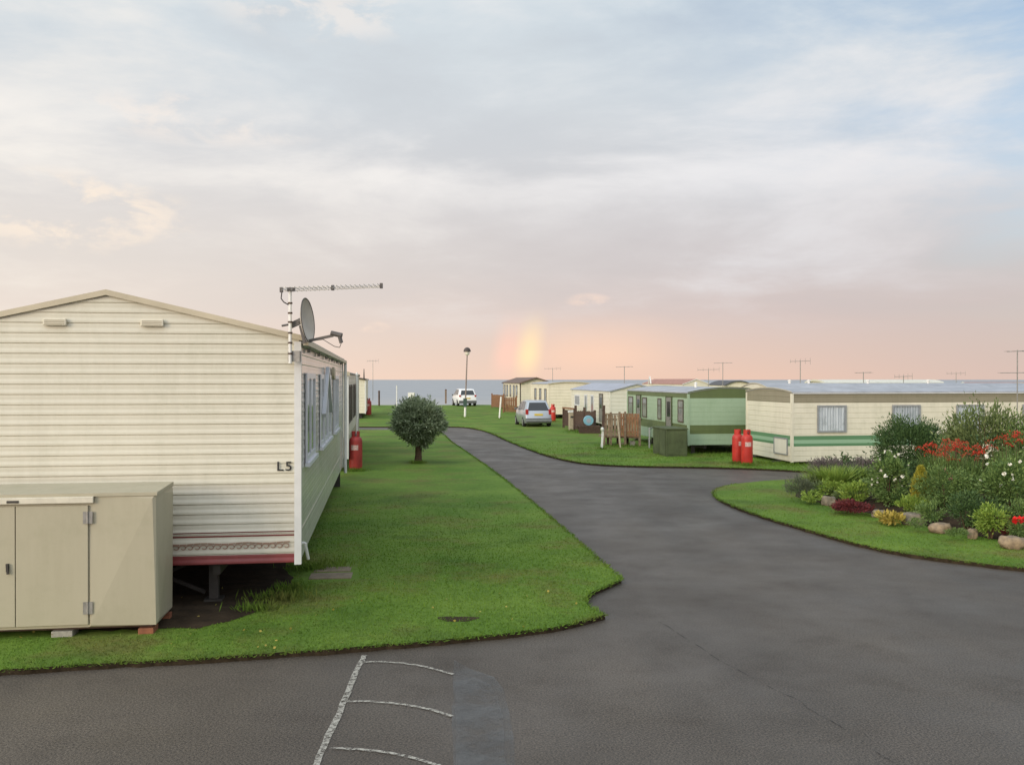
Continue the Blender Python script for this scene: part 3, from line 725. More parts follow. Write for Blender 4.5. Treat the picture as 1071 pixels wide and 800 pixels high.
# ------------------------------------------------------------------ CARAVANS
def caravan(label, loc, yaw, w, L, z0, ze, zr, bands, roofm, shape='gable', pitch=0.11, depth=0.010, ov=0.06, oy=0.08,
            trim=None, bargem=None, group='static caravans', barge_h=0.09, cat='caravan', nodetail=False, ribs=False, side_m=None, soft=False, sup=0.8):
    t=thing('static_caravan',label,cat,(loc[0],loc[1],0),yaw,group)
    hw=w/2
    def half(z):
        if z<=ze: return hw
        u=min(1.0,(z-ze)/(zr-ze))
        return hw*(1-u) if shape=='gable' else hw*math.sqrt(max(0,1-u))
    def zroof(x):
        u=abs(x)/hw
        return ze+(zr-ze)*((1-u) if shape=='gable' else (1-u*u))
    # siding rows
    def rows(zt):
        zs=[]; z=z0
        cuts=sorted(set([b[0] for b in bands[1:]]))
        while z<zt-1e-4:
            for fr,o in PROFILE:
                q=z+fr*pitch
                if q<zt: zs.append((q,o*depth))
            z+=pitch
        zs.append((zt,0.0))
        if zt>ze+0.02:
            k=ze
            while k<zt-0.012: zs.append((k,0.25*depth)) if not soft else None; k+=0.018
        for c in cuts:
            if z0<c<zt: zs.append((c,0.3*depth))
        zs.sort(); return zs
    PROFILE=((0.0,0.0),(0.08,1.0),(0.26,0.97),(0.38,0.72),(0.50,0.40),(0.60,0.32),(0.78,0.36),(0.92,0.18)) if soft else ((0.0,0.0),(0.10,1.0),(0.9,0.2))
    def band(z):
        k=0
        for i,(zb,_) in enumerate(bands):
            if z>=zb-1e-5: k=i
        return k
    wl=MB(); mats=[b[1] for b in bands]+([side_m] if side_m else [])
    sidei=[None]
    def wall(fn,ztop,hf):
        rs=rows(ztop)
        prev=None
        for z,o in rs:
            h=hf(z); a=fn(-h,z,o); c=fn(h,z,o)
            if prev: 
                wl.cur=band((z+prev[2])/2) if sidei[0] is None else sidei[0]
                wl.add([prev[0],prev[1],c,a],[(0,1,2,3)])
            prev=(a,c,z)
    wall(lambda s,z,o:(s,-o,z), zr-0.004, half)
    wall(lambda s,z,o:(-s,L+o,z), zr-0.004, half)
    hl=L/2
    if side_m: sidei[0]=len(bands)
    if soft: depth*=0.4
    wall(lambda s,z,o:(hw+o,hl+s,z), ze, lambda z:hl)
    wall(lambda s,z,o:(-hw-o,hl-s,z), ze, lambda z:hl)
    wl.cur=0; wl.add([(-hw,0,z0),(hw,0,z0),(hw,L,z0),(-hw,L,z0)],[(0,3,2,1)])
    wo=wl.build('wall',mats,t,smooth=soft)
    # roof
    N=2 if shape=='gable' else 14
    xs=[-hw-ov+(2*hw+2*ov)*i/N for i in range(N+1)]
    def zt_(x):
        if abs(x)<=hw: return zroof(x)
        s=(zr-ze)/hw*(1 if shape=='gable' else 1.3); return ze-s*(abs(x)-hw)
    th=0.035
    lift=0.012 if shape=='gable' else 0.003
    top=[(x,zt_(x)+lift+th) for x in xs]; bot=[(x,zt_(x)+lift) for x in xs]
    rb=MB()
    ring=top+bot[::-1]; n=len(ring)
    vs=[(x,-oy,z) for x,z in ring]+[(x,L+oy,z) for x,z in ring]
    fs=[(i,(i+1)%n,n+(i+1)%n,n+i) for i in range(n)]
    for i in range(N):
        fs.append((i,i+1,n-2-i,n-1-i)); fs.append((n+i,n+n-1-i,n+n-2-i,n+i+1))
    rb.add(vs,fs)
    rf=rb.build('roof',roofm,t,smooth=(shape!='gable'))
    # bargeboards
    if bargem:
        for yy,nm in ((-oy-0.022,0),(L+oy+0.002,1)):
            bb=MB()
            N2=N if shape!='gable' else 2
            for i in range(N2):
                (xa,za),(xb,zb)=top[i],top[i+1]
                bb.add([(xa,yy,za+0.012),(xb,yy,zb+0.012),(xb,yy,zb-barge_h),(xa,yy,za-barge_h),
                        (xa,yy+0.02,za+0.012),(xb,yy+0.02,zb+0.012),(xb,yy+0.02,zb-barge_h),(xa,yy+0.02,za-barge_h)],
                       [(0,1,2,3),(4,7,6,5),(0,4,5,1),(3,2,6,7),(0,3,7,4),(1,5,6,2)])
            bb.build('bargeboard',bargem,t)
    if trim:
        for sx in (-1,1):
            for yy in (0,L):
                sy=-1 if yy==0 else 1
                cb=MB(); x0,x1=sorted((sx*(hw-0.055),sx*(hw+0.022))); y0,y1=sorted((yy-sy*0.055,yy+sy*0.022))
                cb.box(x0,x1,y0,y1,z0-0.02,ze-0.02); cb.build('corner_trim',trim,t)
    # chassis
    if not nodetail:
        ch=MB()
        for sx in (-1,1): ch.box(sx*hw*0.55-0.04,sx*hw*0.55+0.04,0.15,L-0.15,z0-0.14 if z0>0.3 else z0-0.06,z0-0.004)
        ch.build('chassis',M['dark_metal'],t)
        nst=max(2,int(L/2.6))
        for i in range(nst+1):
            for sx in (-1,1):
                y=0.35+(L-0.7)*i/nst
                s=MB(); x=sx*hw*sup
                s.box(x-0.05,x+0.05,y-0.05,y+0.05,LAWN+0.03,z0-0.02); s.box(x-0.10,x+0.10,y-0.10,y+0.10,LAWN-0.02,LAWN+0.03)
                s.build('support',M['dark_metal'],t)
    t['w']=w; t['L']=L
    return t

def side_mtx(t,side,a):
    """frame on a wall: local X along the wall to the viewer's right, Y outwards, Z up; a = distance along"""
    w,L=t['w'],t['L']; hw=w/2
    if side=='front': return Matrix.Translation((a,0,0))@Matrix(((1,0,0,0),(0,-1,0,0),(0,0,1,0),(0,0,0,1)))
    if side=='right': return Matrix.Translation((hw,a,0))@Matrix(((0,1,0,0),(1,0,0,0),(0,0,1,0),(0,0,0,1)))
    if side=='left':  return Matrix.Translation((-hw,a,0))@Matrix(((0,-1,0,0),(-1,0,0,0),(0,0,1,0),(0,0,0,1)))
def window(t,side,a0,a1,z0,z1,framem,panem,bars=(),hbars=(),fw=0.05,curtain=False,sill=False,proud=0.03,name='window'):
    m=side_mtx(t,side,(a0+a1)/2); h=(a1-a0)/2
    f=MB(); e=0.012
    f.box(-h,h,e,proud,z1-fw,z1,m); f.box(-h,h,e,proud,z0,z0+fw,m)
    f.box(-h,-h+fw,e,proud,z0+fw,z1-fw,m); f.box(h-fw,h,e,proud,z0+fw,z1-fw,m)
    for u in bars:
        x=-h+2*h*u; f.box(x-fw*0.35,x+fw*0.35,e,proud-0.004,z0+fw,z1-fw,m)
    for u in hbars:
        z=z0+(z1-z0)*u; f.box(-h+fw,h-fw,e,proud-0.006,z-fw*0.3,z+fw*0.3,m)
    fo=f.build(name,framem,t)
    if curtain:
        c=MB(); n=60; vs=[]; 
        for i in range(n+1):
            x=-h+fw*0.6+(2*h-fw*1.2)*i/n; o=0.028+0.011*math.sin(i*1.05)+0.004*math.sin(i*0.47)
            vs+= [m@Vector((x,o,z0+fw*0.6)), m@Vector((x,o,z1-fw*0.6))]
        c.add(vs,[(2*i,2*i+2,2*i+3,2*i+1) for i in range(n)]); c.build('curtain',M['curtain'],fo,smooth=True)
        p=MB(); p.add([m@Vector((x,0.046,z)) for x,z in ((-h+fw*0.5,z0+fw*0.5),(h-fw*0.5,z0+fw*0.5),(h-fw*0.5,z1-fw*0.5),(-h+fw*0.5,z1-fw*0.5))],[(0,1,2,3)]); p.build('pane',panem,fo)
    else:
        p=MB(); p.box(-h+fw*0.5,h-fw*0.5,0.012,0.018,z0+fw*0.5,z1-fw*0.5,m); p.build('pane',panem,fo)
    if sill:
        s=MB(); s.box(-h-0.05,h+0.05,e,proud+0.035,z0-0.05,z0-0.003,m); s.build('sill',framem,fo)
    return fo
def clearglass():
    m=bpy.data.materials.new('clear_glass'); m.use_nodes=True; nt=m.node_tree; L=nt.links.new
    t=nt.nodes.new('ShaderNodeBsdfTransparent'); t.inputs[0].default_value=(0.86,0.88,0.9,1)
    g=nt.nodes.new('ShaderNodeBsdfGlossy'); g.inputs['Roughness'].default_value=0.03
    ms=nt.nodes.new('ShaderNodeMixShader'); ms.inputs[0].default_value=0.10; L(t.outputs[0],ms.inputs[1]); L(g.outputs[0],ms.inputs[2])
    L(ms.outputs[0],nt.nodes['Material Output'].inputs['Surface']); return m
M['clear']=clearglass()
def door(t,side,a0,a1,z0,z1,m1,fm):
    mt=side_mtx(t,side,(a0+a1)/2); h=(a1-a0)/2
    d=MB(); d.box(-h,h,0.012,0.035,z0,z1,mt); do=d.build('door',m1,t)
    f=MB(); f.box(-h-0.05,-h-0.002,0.012,0.045,z0,z1+0.05,mt); f.box(h+0.002,h+0.05,0.012,0.045,z0,z1+0.05,mt); f.box(-h-0.002,h+0.002,0.012,0.045,z1+0.002,z1+0.05,mt)
    f.build('frame',fm,do)
    p=MB(); p.box(-h*0.6,h*0.6,0.036,0.040,z0+(z1-z0)*0.5,z1-0.15,mt); p.build('pane',M['glass'],do)
    k=MB(); k.tube(mt@Vector((h*0.75,0.04,z0+(z1-z0)*0.45)),mt@Vector((h*0.75,0.09,z0+(z1-z0)*0.45)),0.02); k.build('handle',M['galv'],do)

# --- the big cream caravan on the left
W5=4.14; L5=11.6
root5=C5-Vector((UX,UY,0))*(W5/2)
Z05=0.53
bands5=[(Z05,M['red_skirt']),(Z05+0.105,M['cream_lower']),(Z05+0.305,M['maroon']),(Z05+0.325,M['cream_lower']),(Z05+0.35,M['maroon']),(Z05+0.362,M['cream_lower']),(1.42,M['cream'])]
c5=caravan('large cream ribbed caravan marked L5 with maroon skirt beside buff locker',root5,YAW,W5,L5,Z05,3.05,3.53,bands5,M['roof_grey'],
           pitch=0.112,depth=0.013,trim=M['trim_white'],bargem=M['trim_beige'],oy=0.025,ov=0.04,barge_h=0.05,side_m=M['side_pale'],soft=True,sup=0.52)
# shiny pale side on the right: windows
for a0,a1,bars in ((0.7,2.15,(0.5,)),(3.3,4.1,()),(4.3,5.1,()),(5.3,6.1,()),(7.2,9.0,(0.33,0.66))):
    window(c5,'right',a0,a1,1.60,2.68,M['upvc'],M['glass_pale'],bars=bars,fw=0.07,sill=True,proud=0.035)
mt=side_mtx(c5,'right',4.7)
b=MB()
for sx in (-1,1): b.bar(mt@Vector((sx*1.0,0.05,2.05)),mt@Vector((0,0.05,2.78)),0.07,0.06,up=(1,0,0))
b.build('window_gable_trim',M['upvc'],c5)
b=MB(); mt=side_mtx(c5,'right',6.7); b.tube(mt@Vector((0,0.015,2.72)),mt@Vector((0,0.06,2.72)),0.11,n=16); b.tube(mt@Vector((0.32,0.015,2.70)),mt@Vector((0.32,0.06,2.70)),0.10,n=16)
b.build('round_vent',M['trim_beige'],c5)
# gutter, brackets and downpipe
b=MB(); hw=W5/2
b.box(hw+0.045,hw+0.105,-0.06,L5+0.06,2.985,3.045)
b.build('gutter',M['trim_beige'],c5)
for y in (0.9,2.7,4.5,6.3,8.1,9.9):
    q=MB(); q.box(hw+0.018,hw+0.06,y-0.02,y+0.02,2.93,2.982); q.build('gutter_bracket',M['galv'],c5)
b=MB(); b.tube((hw+0.08,L5-0.25,0.40),(hw+0.08,L5-0.25,2.98),0.035,n=10); b.build('downpipe',M['trim_white'],c5)
b=MB(); b.tube((hw+0.05,0.16,0.72),(hw+0.08,0.24,0.52),0.018,n=8); b.tube((hw-0.02,0.16,0.72),(hw+0.05,0.16,0.72),0.018,n=8); b.build('drain_pipe',M['trim_white'],c5)
# front end wall: two vents, plot number, scroll print
for xx in (-0.53,0.485):
    v=MB(); v.box(xx-0.12,xx+0.12,-0.055,-0.018,3.19,3.265)
    vo=v.build('vent_cover',M['cream_warm'],c5,bevel=0.008)
    lv=MB()
    for k in range(3): lv.box(xx-0.105,xx+0.105,-0.058,-0.0555,3.205+k*0.018,3.211+k*0.018)
    lv.build('louvre',M['brown_band'],vo)
cu=bpy.data.curves.new('plot_number','FONT'); cu.body='L5'; cu.size=0.145; cu.extrude=0.003; cu.offset=0.0012; cu.align_x='RIGHT'; cu.space_character=1.15
to=bpy.data.objects.new('plot_number',cu); COL.objects.link(to)
bpy.context.view_layer.update()
tme=bpy.data.meshes.new_from_object(to.evaluated_get(bpy.context.evaluated_depsgraph_get())); bpy.data.objects.remove(to)
to=bpy.data.objects.new('plot_number',tme); COL.objects.link(to); to.parent=c5; tme.materials.clear()
to.location=(hw-0.075,-0.022,1.575); to.rotation_euler=(R(90),0,0); to.scale=(1.15,1,1); tme.materials.append(M['black'])
sb=MB(); n=52
for k in range(n):
    x=-hw+0.15+(2*hw-0.25)*k/n; cc=[]
    r=0.034
    for i in range(15):
        a=PI*1.0-i*0.42; rr=r*(1-0.045*i)
        cc.append(Vector((x+0.03+rr*math.cos(a)*1.35,-0.0165,Z05+0.195+rr*math.sin(a))))
    for p,q in zip(cc[:-1],cc[1:]): sb.bar(p,q,0.011,0.004,up=(0,1,0))
    sb.bar((x,-0.0165,Z05+0.237+0.006*math.sin(k)),(x+0.07,-0.0165,Z05+0.237+0.006*math.sin(k+1)),0.012,0.004,up=(0,1,0))
sb.build('scroll_border',M['scroll'],c5)
b=MB(); b.box(-W5/2+0.03,-W5/2+0.06,0.05,L5-0.05,LAWN-0.01,Z05-0.005); b.build('shade_panel',M['dark_metal'],c5)  # unseen panels added on left and back to darken the underside
b=MB(); b.box(-W5/2+0.06,W5/2-0.05,L5-0.08,L5-0.05,LAWN-0.01,Z05-0.005); b.build('shade_panel',M['dark_metal'],c5)
# wooden brace under the end
b=MB(); b.bar((-0.1,0.5,0.12),(0.75,0.5,0.45),0.04,0.04); b.bar((0.95,0.5,0.12),(0.2,0.5,0.45),0.04,0.04); b.build('brace',M['dark_metal'],c5)

# --- aerial and dish on the caravan corner
mY=10.20; mX=XY(303.5,mY)
ae=thing('tv_aerial','long ladder-like television aerial on a banded white mast at the L5 caravan corner','aerial',(mX,mY,2.78),0,'television aerials')
b=MB(); b.tube((0,0,0),(0,0,0.82),0.018,n=10); b.build('mast',M['white_paint'],ae)
for z in (0.10,0.22,0.33,0.45,0.55,0.66):
    q=MB(); q.tube((0,0,z),(0,0,z+0.018),0.026,n=10); q.build('mast_band',M['rust_band'],ae)
b=MB(); x0,x1=-0.09,1.02; zs=0.80; ze_=0.845
for o in (0.0,0.045): b.bar((x0,0,zs+o*0.8),(x1,0,ze_+o*0.3),0.012,0.010)
b.build('boom',M['aerial'],ae)
b=MB()
for k in range(22):
    u=(k+0.5)/22; x=x0+(x1-x0)*u; z=zs+(ze_-zs)*u
    ln=0.06+0.05*(1-u)
    b.tube((x,-ln,z+0.005),(x,ln,z+0.035),0.0035,n=5); b.tube((x-0.02,-ln,z+0.035),(x+0.022,ln,z+0.003),0.0035,n=5)
b.build('elements',M['aerial'],ae)
for x in (x0-0.01,0.47,x1-0.01):
    b=MB(); b.box(x-0.012,x+0.018,-0.02,0.02,zs+(ze_-zs)*(x-x0)/(x1-x0)-0.012,zs+(ze_-zs)*(x-x0)/(x1-x0)+0.045); b.build('clamp',M['dish_dark'],ae)
b=MB(); b.box(-0.03,0.05,-0.03,0.03,0.80,0.84); b.build('mast_clamp',M['dish_dark'],ae)
b=MB(); b.path([(x0,0,0.81),(x0-0.01,0,0.72),(x0+0.02,0,0.68),(0,0,0.64)],0.007); b.build('cable',M['black'],ae)
b=MB(); b.box(-0.03,0.10,0.02,0.10,0.02,0.14); b.build('mast_bracket',M['galv'],ae)
dY=10.25
ds=thing('satellite_dish','oval grey satellite dish on bracket at the L5 caravan eaves','satellite dish',(XY(322,dY),dY,ZZ(335,dY)),0,None)
def dish():
    b=MB(); nr,na=8,36; ax=R(-5.5)    # faces right, a little towards the viewer
    N=Vector((math.cos(ax),math.sin(ax),0.10)).normalized(); S=Vector((-math.sin(ax),math.cos(ax),0)); U=N.cross(S).normalized()
    if U.z<0: U=-U
    vs=[];fs=[]
    for side,off in ((0,0.0),(1,-0.008)):
        for i in range(nr+1):
            for j in range(na):
                r=i/nr; a=2*PI*j/na
                vs.append(U*0.245*r*math.sin(a)+S*0.225*r*math.cos(a)+N*(0.055*(r*r-1)+off))
    o2=(nr+1)*na
    for o in (0,o2):
        for i in range(nr):
            for j in range(na): k=(j+1)%na; fs.append((o+i*na+j,o+i*na+k,o+(i+1)*na+k,o+(i+1)*na+j))
    for j in range(na):
        k=(j+1)%na; fs.append((nr*na+j,nr*na+k,o2+nr*na+k,o2+nr*na+j))
    b.add(vs,fs); b.build('reflector',M['dish_face'],ds,smooth=True)
    rm=MB()
    pts=[U*0.247*math.sin(2*PI*j/na)+S*0.227*math.cos(2*PI*j/na) for j in range(na+1)]
    rm.path(pts,0.006,5); rm.build('rim',M['dish_dark'],ds)
    ar=MB(); p0=-U*0.235+N*0.0; p1=-U*0.20+N*0.27
    ar.bar(p0-N*0.06,p1,0.022,0.03); ar.build('arm',M['dish_dark'],ds)
    ln=MB(); ln.tube(p1+U*0.0-N*0.02+U*0.03,p1+N*0.10-U*0.01,0.028,n=10); ln.tube(p1+N*0.07-U*0.0,p1+N*0.085-U*0.09,0.022,n=8); ln.build('receiver',M['dish_dark'],ds)
    cb=MB(); cb.path([p1+N*0.085-U*0.09,p1+N*0.06-U*0.14,p1-U*0.12,p1-N*0.12-U*0.03,p0+N*0.02],0.004,5); cb.build('cable',M['black'],ds)
    br=MB(); br.tube(-N*0.055,-N*0.10,0.035,n=10); br.bar(-N*0.08,-N*0.20+Vector((0,0,-0.04)),0.05,0.06); br.tube(-N*0.16+Vector((0,0,-0.02)),-N*0.30+Vector((0,0,-0.03)),0.012)
    br.bar(-N*0.09-U*0.05,-N*0.06-U*0.25,0.04,0.03,up=(1,0,0))
    br.build('bracket',M['dish_dark'],ds)
dish()

# --- other left caravans
def cav_right_corner(px,Y,yaw,w):   # near right corner at px,Y
    return Vector((XY(px,Y),Y,0))-Vector((math.cos(yaw),math.sin(yaw),0))*(w/2)
def cav_left_corner(px,Y,yaw,w):
    return Vector((XY(px,Y),Y,0))+Vector((math.cos(yaw),math.sin(yaw),0))*(w/2)
p=loc5(0,15.2)
r2=Vector((p[0],p[1],0))-Vector((UX,UY,0))*1.6
c2=caravan('grey beige caravan with tall dark windows behind the L5 caravan',r2,YAW,3.2,12,0.42,2.76,3.0,[(0.42,M['brown_band']),(1.0,M['cream_lower'])],M['roof_grey'],pitch=0.13,trim=M['trim_white'],bargem=M['trim_beige'],ribs=True)
for a0 in (0.7,2.4,4.6,6.2,8.6): window(c2,'right',a0,a0+1.0,1.35,2.45,M['dark_frame'],M['dull_glass'],fw=0.05)
p=loc5(0,50)
r3=Vector((p[0],p[1],0))-Vector((UX,UY,0))*1.7
c3=caravan('pale cream caravan end by the cliff beyond the side road',r3,YAW,3.2,10,0.4,2.6,2.85,[(0.4,M['cream_warm'])],M['roof_grey'],pitch=0.2,trim=M['trim_white'],bargem=M['dark_frame'],ribs=True)
b=MB(); b.tube((1.5,-0.1,2.6),(1.5,-0.1,3.3),0.05,0.02); b.build('flue',M['black'],c3)

# --- right row
# cream caravan with green stripes
WN=3.28; yn=R(9)-PI/2
N0=Vector((8.32,27.3,0)); rn=N0-Vector((math.cos(yn),math.sin(yn),0))*(WN/2)
zb=lambda py: ZZ(py,27.3)
cn=caravan('cream caravan with taupe top band and green stripes behind the flower bed',rn,yn,WN,11.0,0.155,2.20,2.31,
  [(0.155,M['cream_warm']),(zb(467),M['green_stripe']),(zb(464),M['green_stripe_pale']),(zb(460),M['green_stripe']),(zb(456),M['cream_warm']),(zb(421.5),M['brown_band'])],
  M['roof_grey'],shape='arc',pitch=0.16,trim=M['cream_warm'],bargem=M['trim_beige'],barge_h=0.012,ov=0.025,oy=0.012,ribs=True,depth=0.006)
for a0 in (0.80,3.22,5.35,7.6):
    window(cn,'right',a0,a0+0.93,zb(452.5),zb(424),M['alu'],M['clear'],curtain=True,fw=0.05,proud=0.052)
mt=side_mtx(cn,'front',0.95)
b=MB(); b.box(-0.42,0.42,0.012,0.03,0.36,0.80,mt); ho=b.build('gas_hatch',M['cream_white'],cn)
b=MB(); b.box(-0.46,-0.425,0.012,0.04,0.33,0.83,mt); b.box(0.425,0.46,0.012,0.04,0.33,0.83,mt); b.box(-0.424,0.424,0.012,0.04,0.805,0.84,mt); b.box(-0.424,0.424,0.012,0.04,0.325,0.355,mt); b.build('frame',M['alu'],ho)
for x in (-0.9,0.9):
    b=MB(); b.bar((x,0.25,0.16),(x-0.15,-0.25,LAWN+0.02),0.05,0.05); b.build('corner_steady',M['dark_metal'],cn)
rk=Vector((XY(789,36.0),36.0,0))
ck=caravan('grey roofed caravan directly behind the taupe banded caravan',rk,yn,3.0,11.5,0.3,2.17,2.43,[(0.3,M['cream_warm'])],M['roof_grey'],shape='arc',pitch=0.2,trim=M['cream_warm'],bargem=M['trim_beige'],barge_h=0.02,ov=0.03,oy=0.02,ribs=True,depth=0.006,nodetail=True)
for y in (1.3,2.1,4.6,7.2):
    b=MB(); b.lathe([(0.05,-0.03),(0.05,0.10),(0.075,0.11),(0.075,0.14),(0.02,0.16)],10,(0.35,y,2.43)); b.build('roof_vent',M['white_paint'],ck)
b=MB(); b.box(WN/2+0.004,WN/2+0.05,0.03,10.97,2.175,2.198); b.build('eaves_rail',M['trim_white'],cn)
# green caravan
zg=lambda py: ZZ(py,31.4)
rg=cav_left_corner(719.7,31.4,YAW,2.95)
cg=caravan('two tone green caravan with olive cabinet at its corner',rg,YAW,2.95,7.8,0.36,2.126,2.30,
  [(0.36,M['green_pale']),(zg(454),M['green_dark']),(zg(444.7),M['green_pale']),(zg(416.5),M['green_dark'])],M['roof_grey'],shape='arc',pitch=0.16,
  trim=M['green_pale'],bargem=M['green_dark'],barge_h=0.012,ov=0.02,oy=0.012,ribs=True,depth=0.003)
for a0,a1 in ((0.45,1.05),(3.0,3.45),(4.9,5.5),(6.9,7.6)): window(cg,'left',a0,a1,1.1,1.90,M['dark_frame'],M['glass_pale'],fw=0.05,hbars=(0.65,))
door(cg,'left',1.75,2.35,0.55,1.95,M['galv'],M['cabinet_green'])
door(cg,'left',5.75,6.3,0.95,1.95,M['galv'],M['cabinet_green'])
b=MB(); b.lathe([(0.05,0),(0.05,0.2),(0.07,0.22),(0.02,0.26)],8,(-0.5,2.0,2.25)); b.build('roof_vent',M['white_paint'],cg)

# white caravan with blue grey roof
rw_=cav_left_corner(638,47,YAW,2.8)
cw=caravan('white caravan with blue grey pitched roof beyond the picket balustrade',rw_,YAW,2.8,9.6,0.25,ZZ(409.5,47),ZZ(402,47.5),[(0.25,M['cream_white'])],M['roof_blue'],pitch=0.2,
   trim=M['cream_white'],bargem=M['roof_blue'],barge_h=0.05,ribs=True)
window(cw,'left',7.2,8.6,1.05,1.7,M['upvc'],M['glass_pale'],fw=0.07)
for a in (5.2,3.6): window(cw,'left',a,a+0.7,0.6,1.75,M['upvc'],M['glass_pale'],fw=0.07)
door(cw,'left',1.5,2.2,0.35,1.8,M['galv'],M['dark_frame'])
# plain cream
rc=cav_left_corner(573.5,60,YAW,2.9)
cc_=caravan('plain warm cream caravan with low flat roof beside the silver car',rc,YAW,2.9,7,0.32,2.3,2.42,[(0.32,M['cream_far'])],M['roof_grey'],shape='arc',pitch=0.2,
   trim=M['cream_far'],bargem=M['trim_beige'],barge_h=0.04,ribs=True)
for a in (0.6,2.6,4.6): window(cc_,'left',a,a+0.8,1.0,2.0,M['dark_frame'],M['glass_pale'],fw=0.07)
# brown roofed
rb_=cav_left_corner(544,73,YAW,2.55)
cb_=caravan('cream caravan with brown pitched roof nearest the sea',rb_,YAW,2.55,10.1,0.42,2.33,2.74,[(0.42,M['cream_far'])],M['roof_brown'],pitch=0.2,
   trim=M['dark_frame'],bargem=M['roof_brown'],barge_h=0.09,oy=0.25,ov=0.12,ribs=True)
for a in (1.4,3.0,5.0,7.0,8.6): window(cb_,'left',a,a+0.9,1.15,2.15,M['dark_frame'],M['glass_pale'],fw=0.08)
window(cb_,'front',0.5,0.9,1.1,1.9,M['dark_frame'],M['glass_pale'],fw=0.06)
# caravans further back, only their tops show
rr_=cav_left_corner(714,90,YAW,2.8)
cr_=caravan('cream gabled caravan with long red roof behind the green caravan',rr_,YAW,2.8,14,0.3,ZZ(402,90),2.62,[(0.3,M['cream_warm'])],M['roof_red'],pitch=0.25,trim=M['cream_warm'],bargem=M['trim_white'],barge_h=0.06,ribs=True,nodetail=True)
b=MB()
for sx in (-1,1): b.bar((-1.6,10.5+sx*0.45,2.15),(-1.6,10.5,2.95),0.10,0.12,up=(1,0,0))
b.build('dormer_gable',M['trim_white'],cr_)
rd_=cav_left_corner(758,80,R(0),2.4)
cd_=caravan('dark roofed cream caravan between red roof and taupe banded caravan',rd_,R(-1),2.4,7,0.3,ZZ(403,80),ZZ(398.5,80),[(0.3,M['cream_warm'])],M['roof_dark'],shape='arc',pitch=0.25,trim=M['cream_warm'],bargem=M['roof_dark'],barge_h=0.09,oy=0.2,ribs=True,nodetail=True)
rl_=Vector((XY(863,50),50,0))
cl_=caravan('long pale caravan whose cream roof edge shows over the taupe banded one',rl_+Vector((0,1.5,0)),R(2)-PI/2,3.0,6.4,0.3,2.42,2.56,[(0.3,M['cream_warm'])],M['cream_white'],shape='arc',pitch=0.25,trim=M['cream_warm'],bargem=M['cream_white'],ov=0.05,ribs=True,nodetail=True)
rl2=Vector((XY(1008,72),72,0))
cl2=caravan('red roofed caravan far right behind the taupe banded one',rl2,R(2)-PI/2,3.0,9,0.3,2.05,2.36,[(0.3,M['cream_warm'])],M['roof_red'],shape='gable',pitch=0.25,trim=M['cream_warm'],bargem=M['cream_white'],ribs=True,nodetail=True)

# aerials over the row
def small_aerial(label,px,ytop,Y,zbase,size=0.9,kindx=0,mastr=0.02,rz=0.0):
    ztop=ZZ(ytop,Y)
    t=thing('tv_aerial',label,'aerial',(XY(px,Y),Y,zbase),rz,'television aerials')
    h=ztop-zbase
    b=MB(); b.tube((0,0,-0.05),(0,0,h),mastr,n=6); b.build('mast',M['galv'],t)
    b=MB(); s=size/2; b.tube((-s,0,h-0.05),(s,0,h-0.02),mastr*0.6,n=5); b.build('boom',M['galv'],t)
    e=MB()
    for k in range(5):
        x=-s+size*k/4; l=0.16+0.03*k
        if kindx==0: e.tube((x,-l,h-0.04),(x,l,h-0.04),mastr*0.4,n=4)
        else: e.tube((x,0,h-0.04-l*0.6),(x,0,h-0.04+l*0.6),mastr*0.4,n=4)
    e.build('elements',M['galv'],t)
    return t
for lab,px,yt,Y,zbase,s,k in (
  ('small aerial on the brown roofed caravan by the sea',578,385,75,2.45,1.3,1),
  ('thin aerial with one short arm over the blue grey roof',653,383,51,2.33,0.9,0),
  ('aerial with branched boom in front of the red roof',741,386,60,1.0,1.4,1),
  ('tall dark aerial over the dark roofed caravan',756,379,58,1.0,1.1,0),
  ('tall thin aerial above the taupe banded caravan left of its roof vents',837,377,46,1.0,1.0,1),
  ('short aerial behind the start of the pale roof edge',903,389,47,1.0,0.8,0),
  ('low stubby dark aerial against the long pale roof edge',945,393,47,1.0,0.9,1),
  ('faint twin aerial past the end of the pale roof edge',1000,390,70,1.0,1.4,1)):
    small_aerial(lab,px,yt,Y,zbase,s,k)
t=small_aerial('tall double armed aerial at the right end of the taupe banded caravan',1064,366,27.0,1.2,0.62,0,0.016)
b=MB(); h=ZZ(390,27)-1.2; b.tube((-0.5,0,h),(0.4,0,h+0.01),0.010,n=5); b.build('lower_boom',M['galv'],t)
b=MB()
for k in range(4): b.tube((-0.5+0.25*k,-0.15,h),(-0.5+0.25*k,0.15,h),0.006,n=4)
b.build('lower_elements',M['galv'],t)
small_aerial('faint twin pronged aerial beside the far left caravan flue',390,377,72,1.0,0.9,1)

# ------------------------------------------------------------------ LOCKER in front of L5
WL=2.63; lk_c=Vector((-3.57,9.2,0))-Vector((UX,UY,0))*(WL/2)
lk=thing('storage_locker','buff metal storage locker with double doors against the L5 caravan end','locker',(lk_c.x,lk_c.y,0),YAW)
h=WL/2; dp=0.72; lb=0.145; zf=1.455; zk=1.50
b=MB()
b.add([(-h,0,lb),(h,0,lb),(h,dp,lb),(-h,dp,lb),(-h,0,zf),(h,0,zf),(h,dp,zf),(-h,dp,zf)],[(0,3,2,1),(2,3,7,6),(0,4,7,3)])
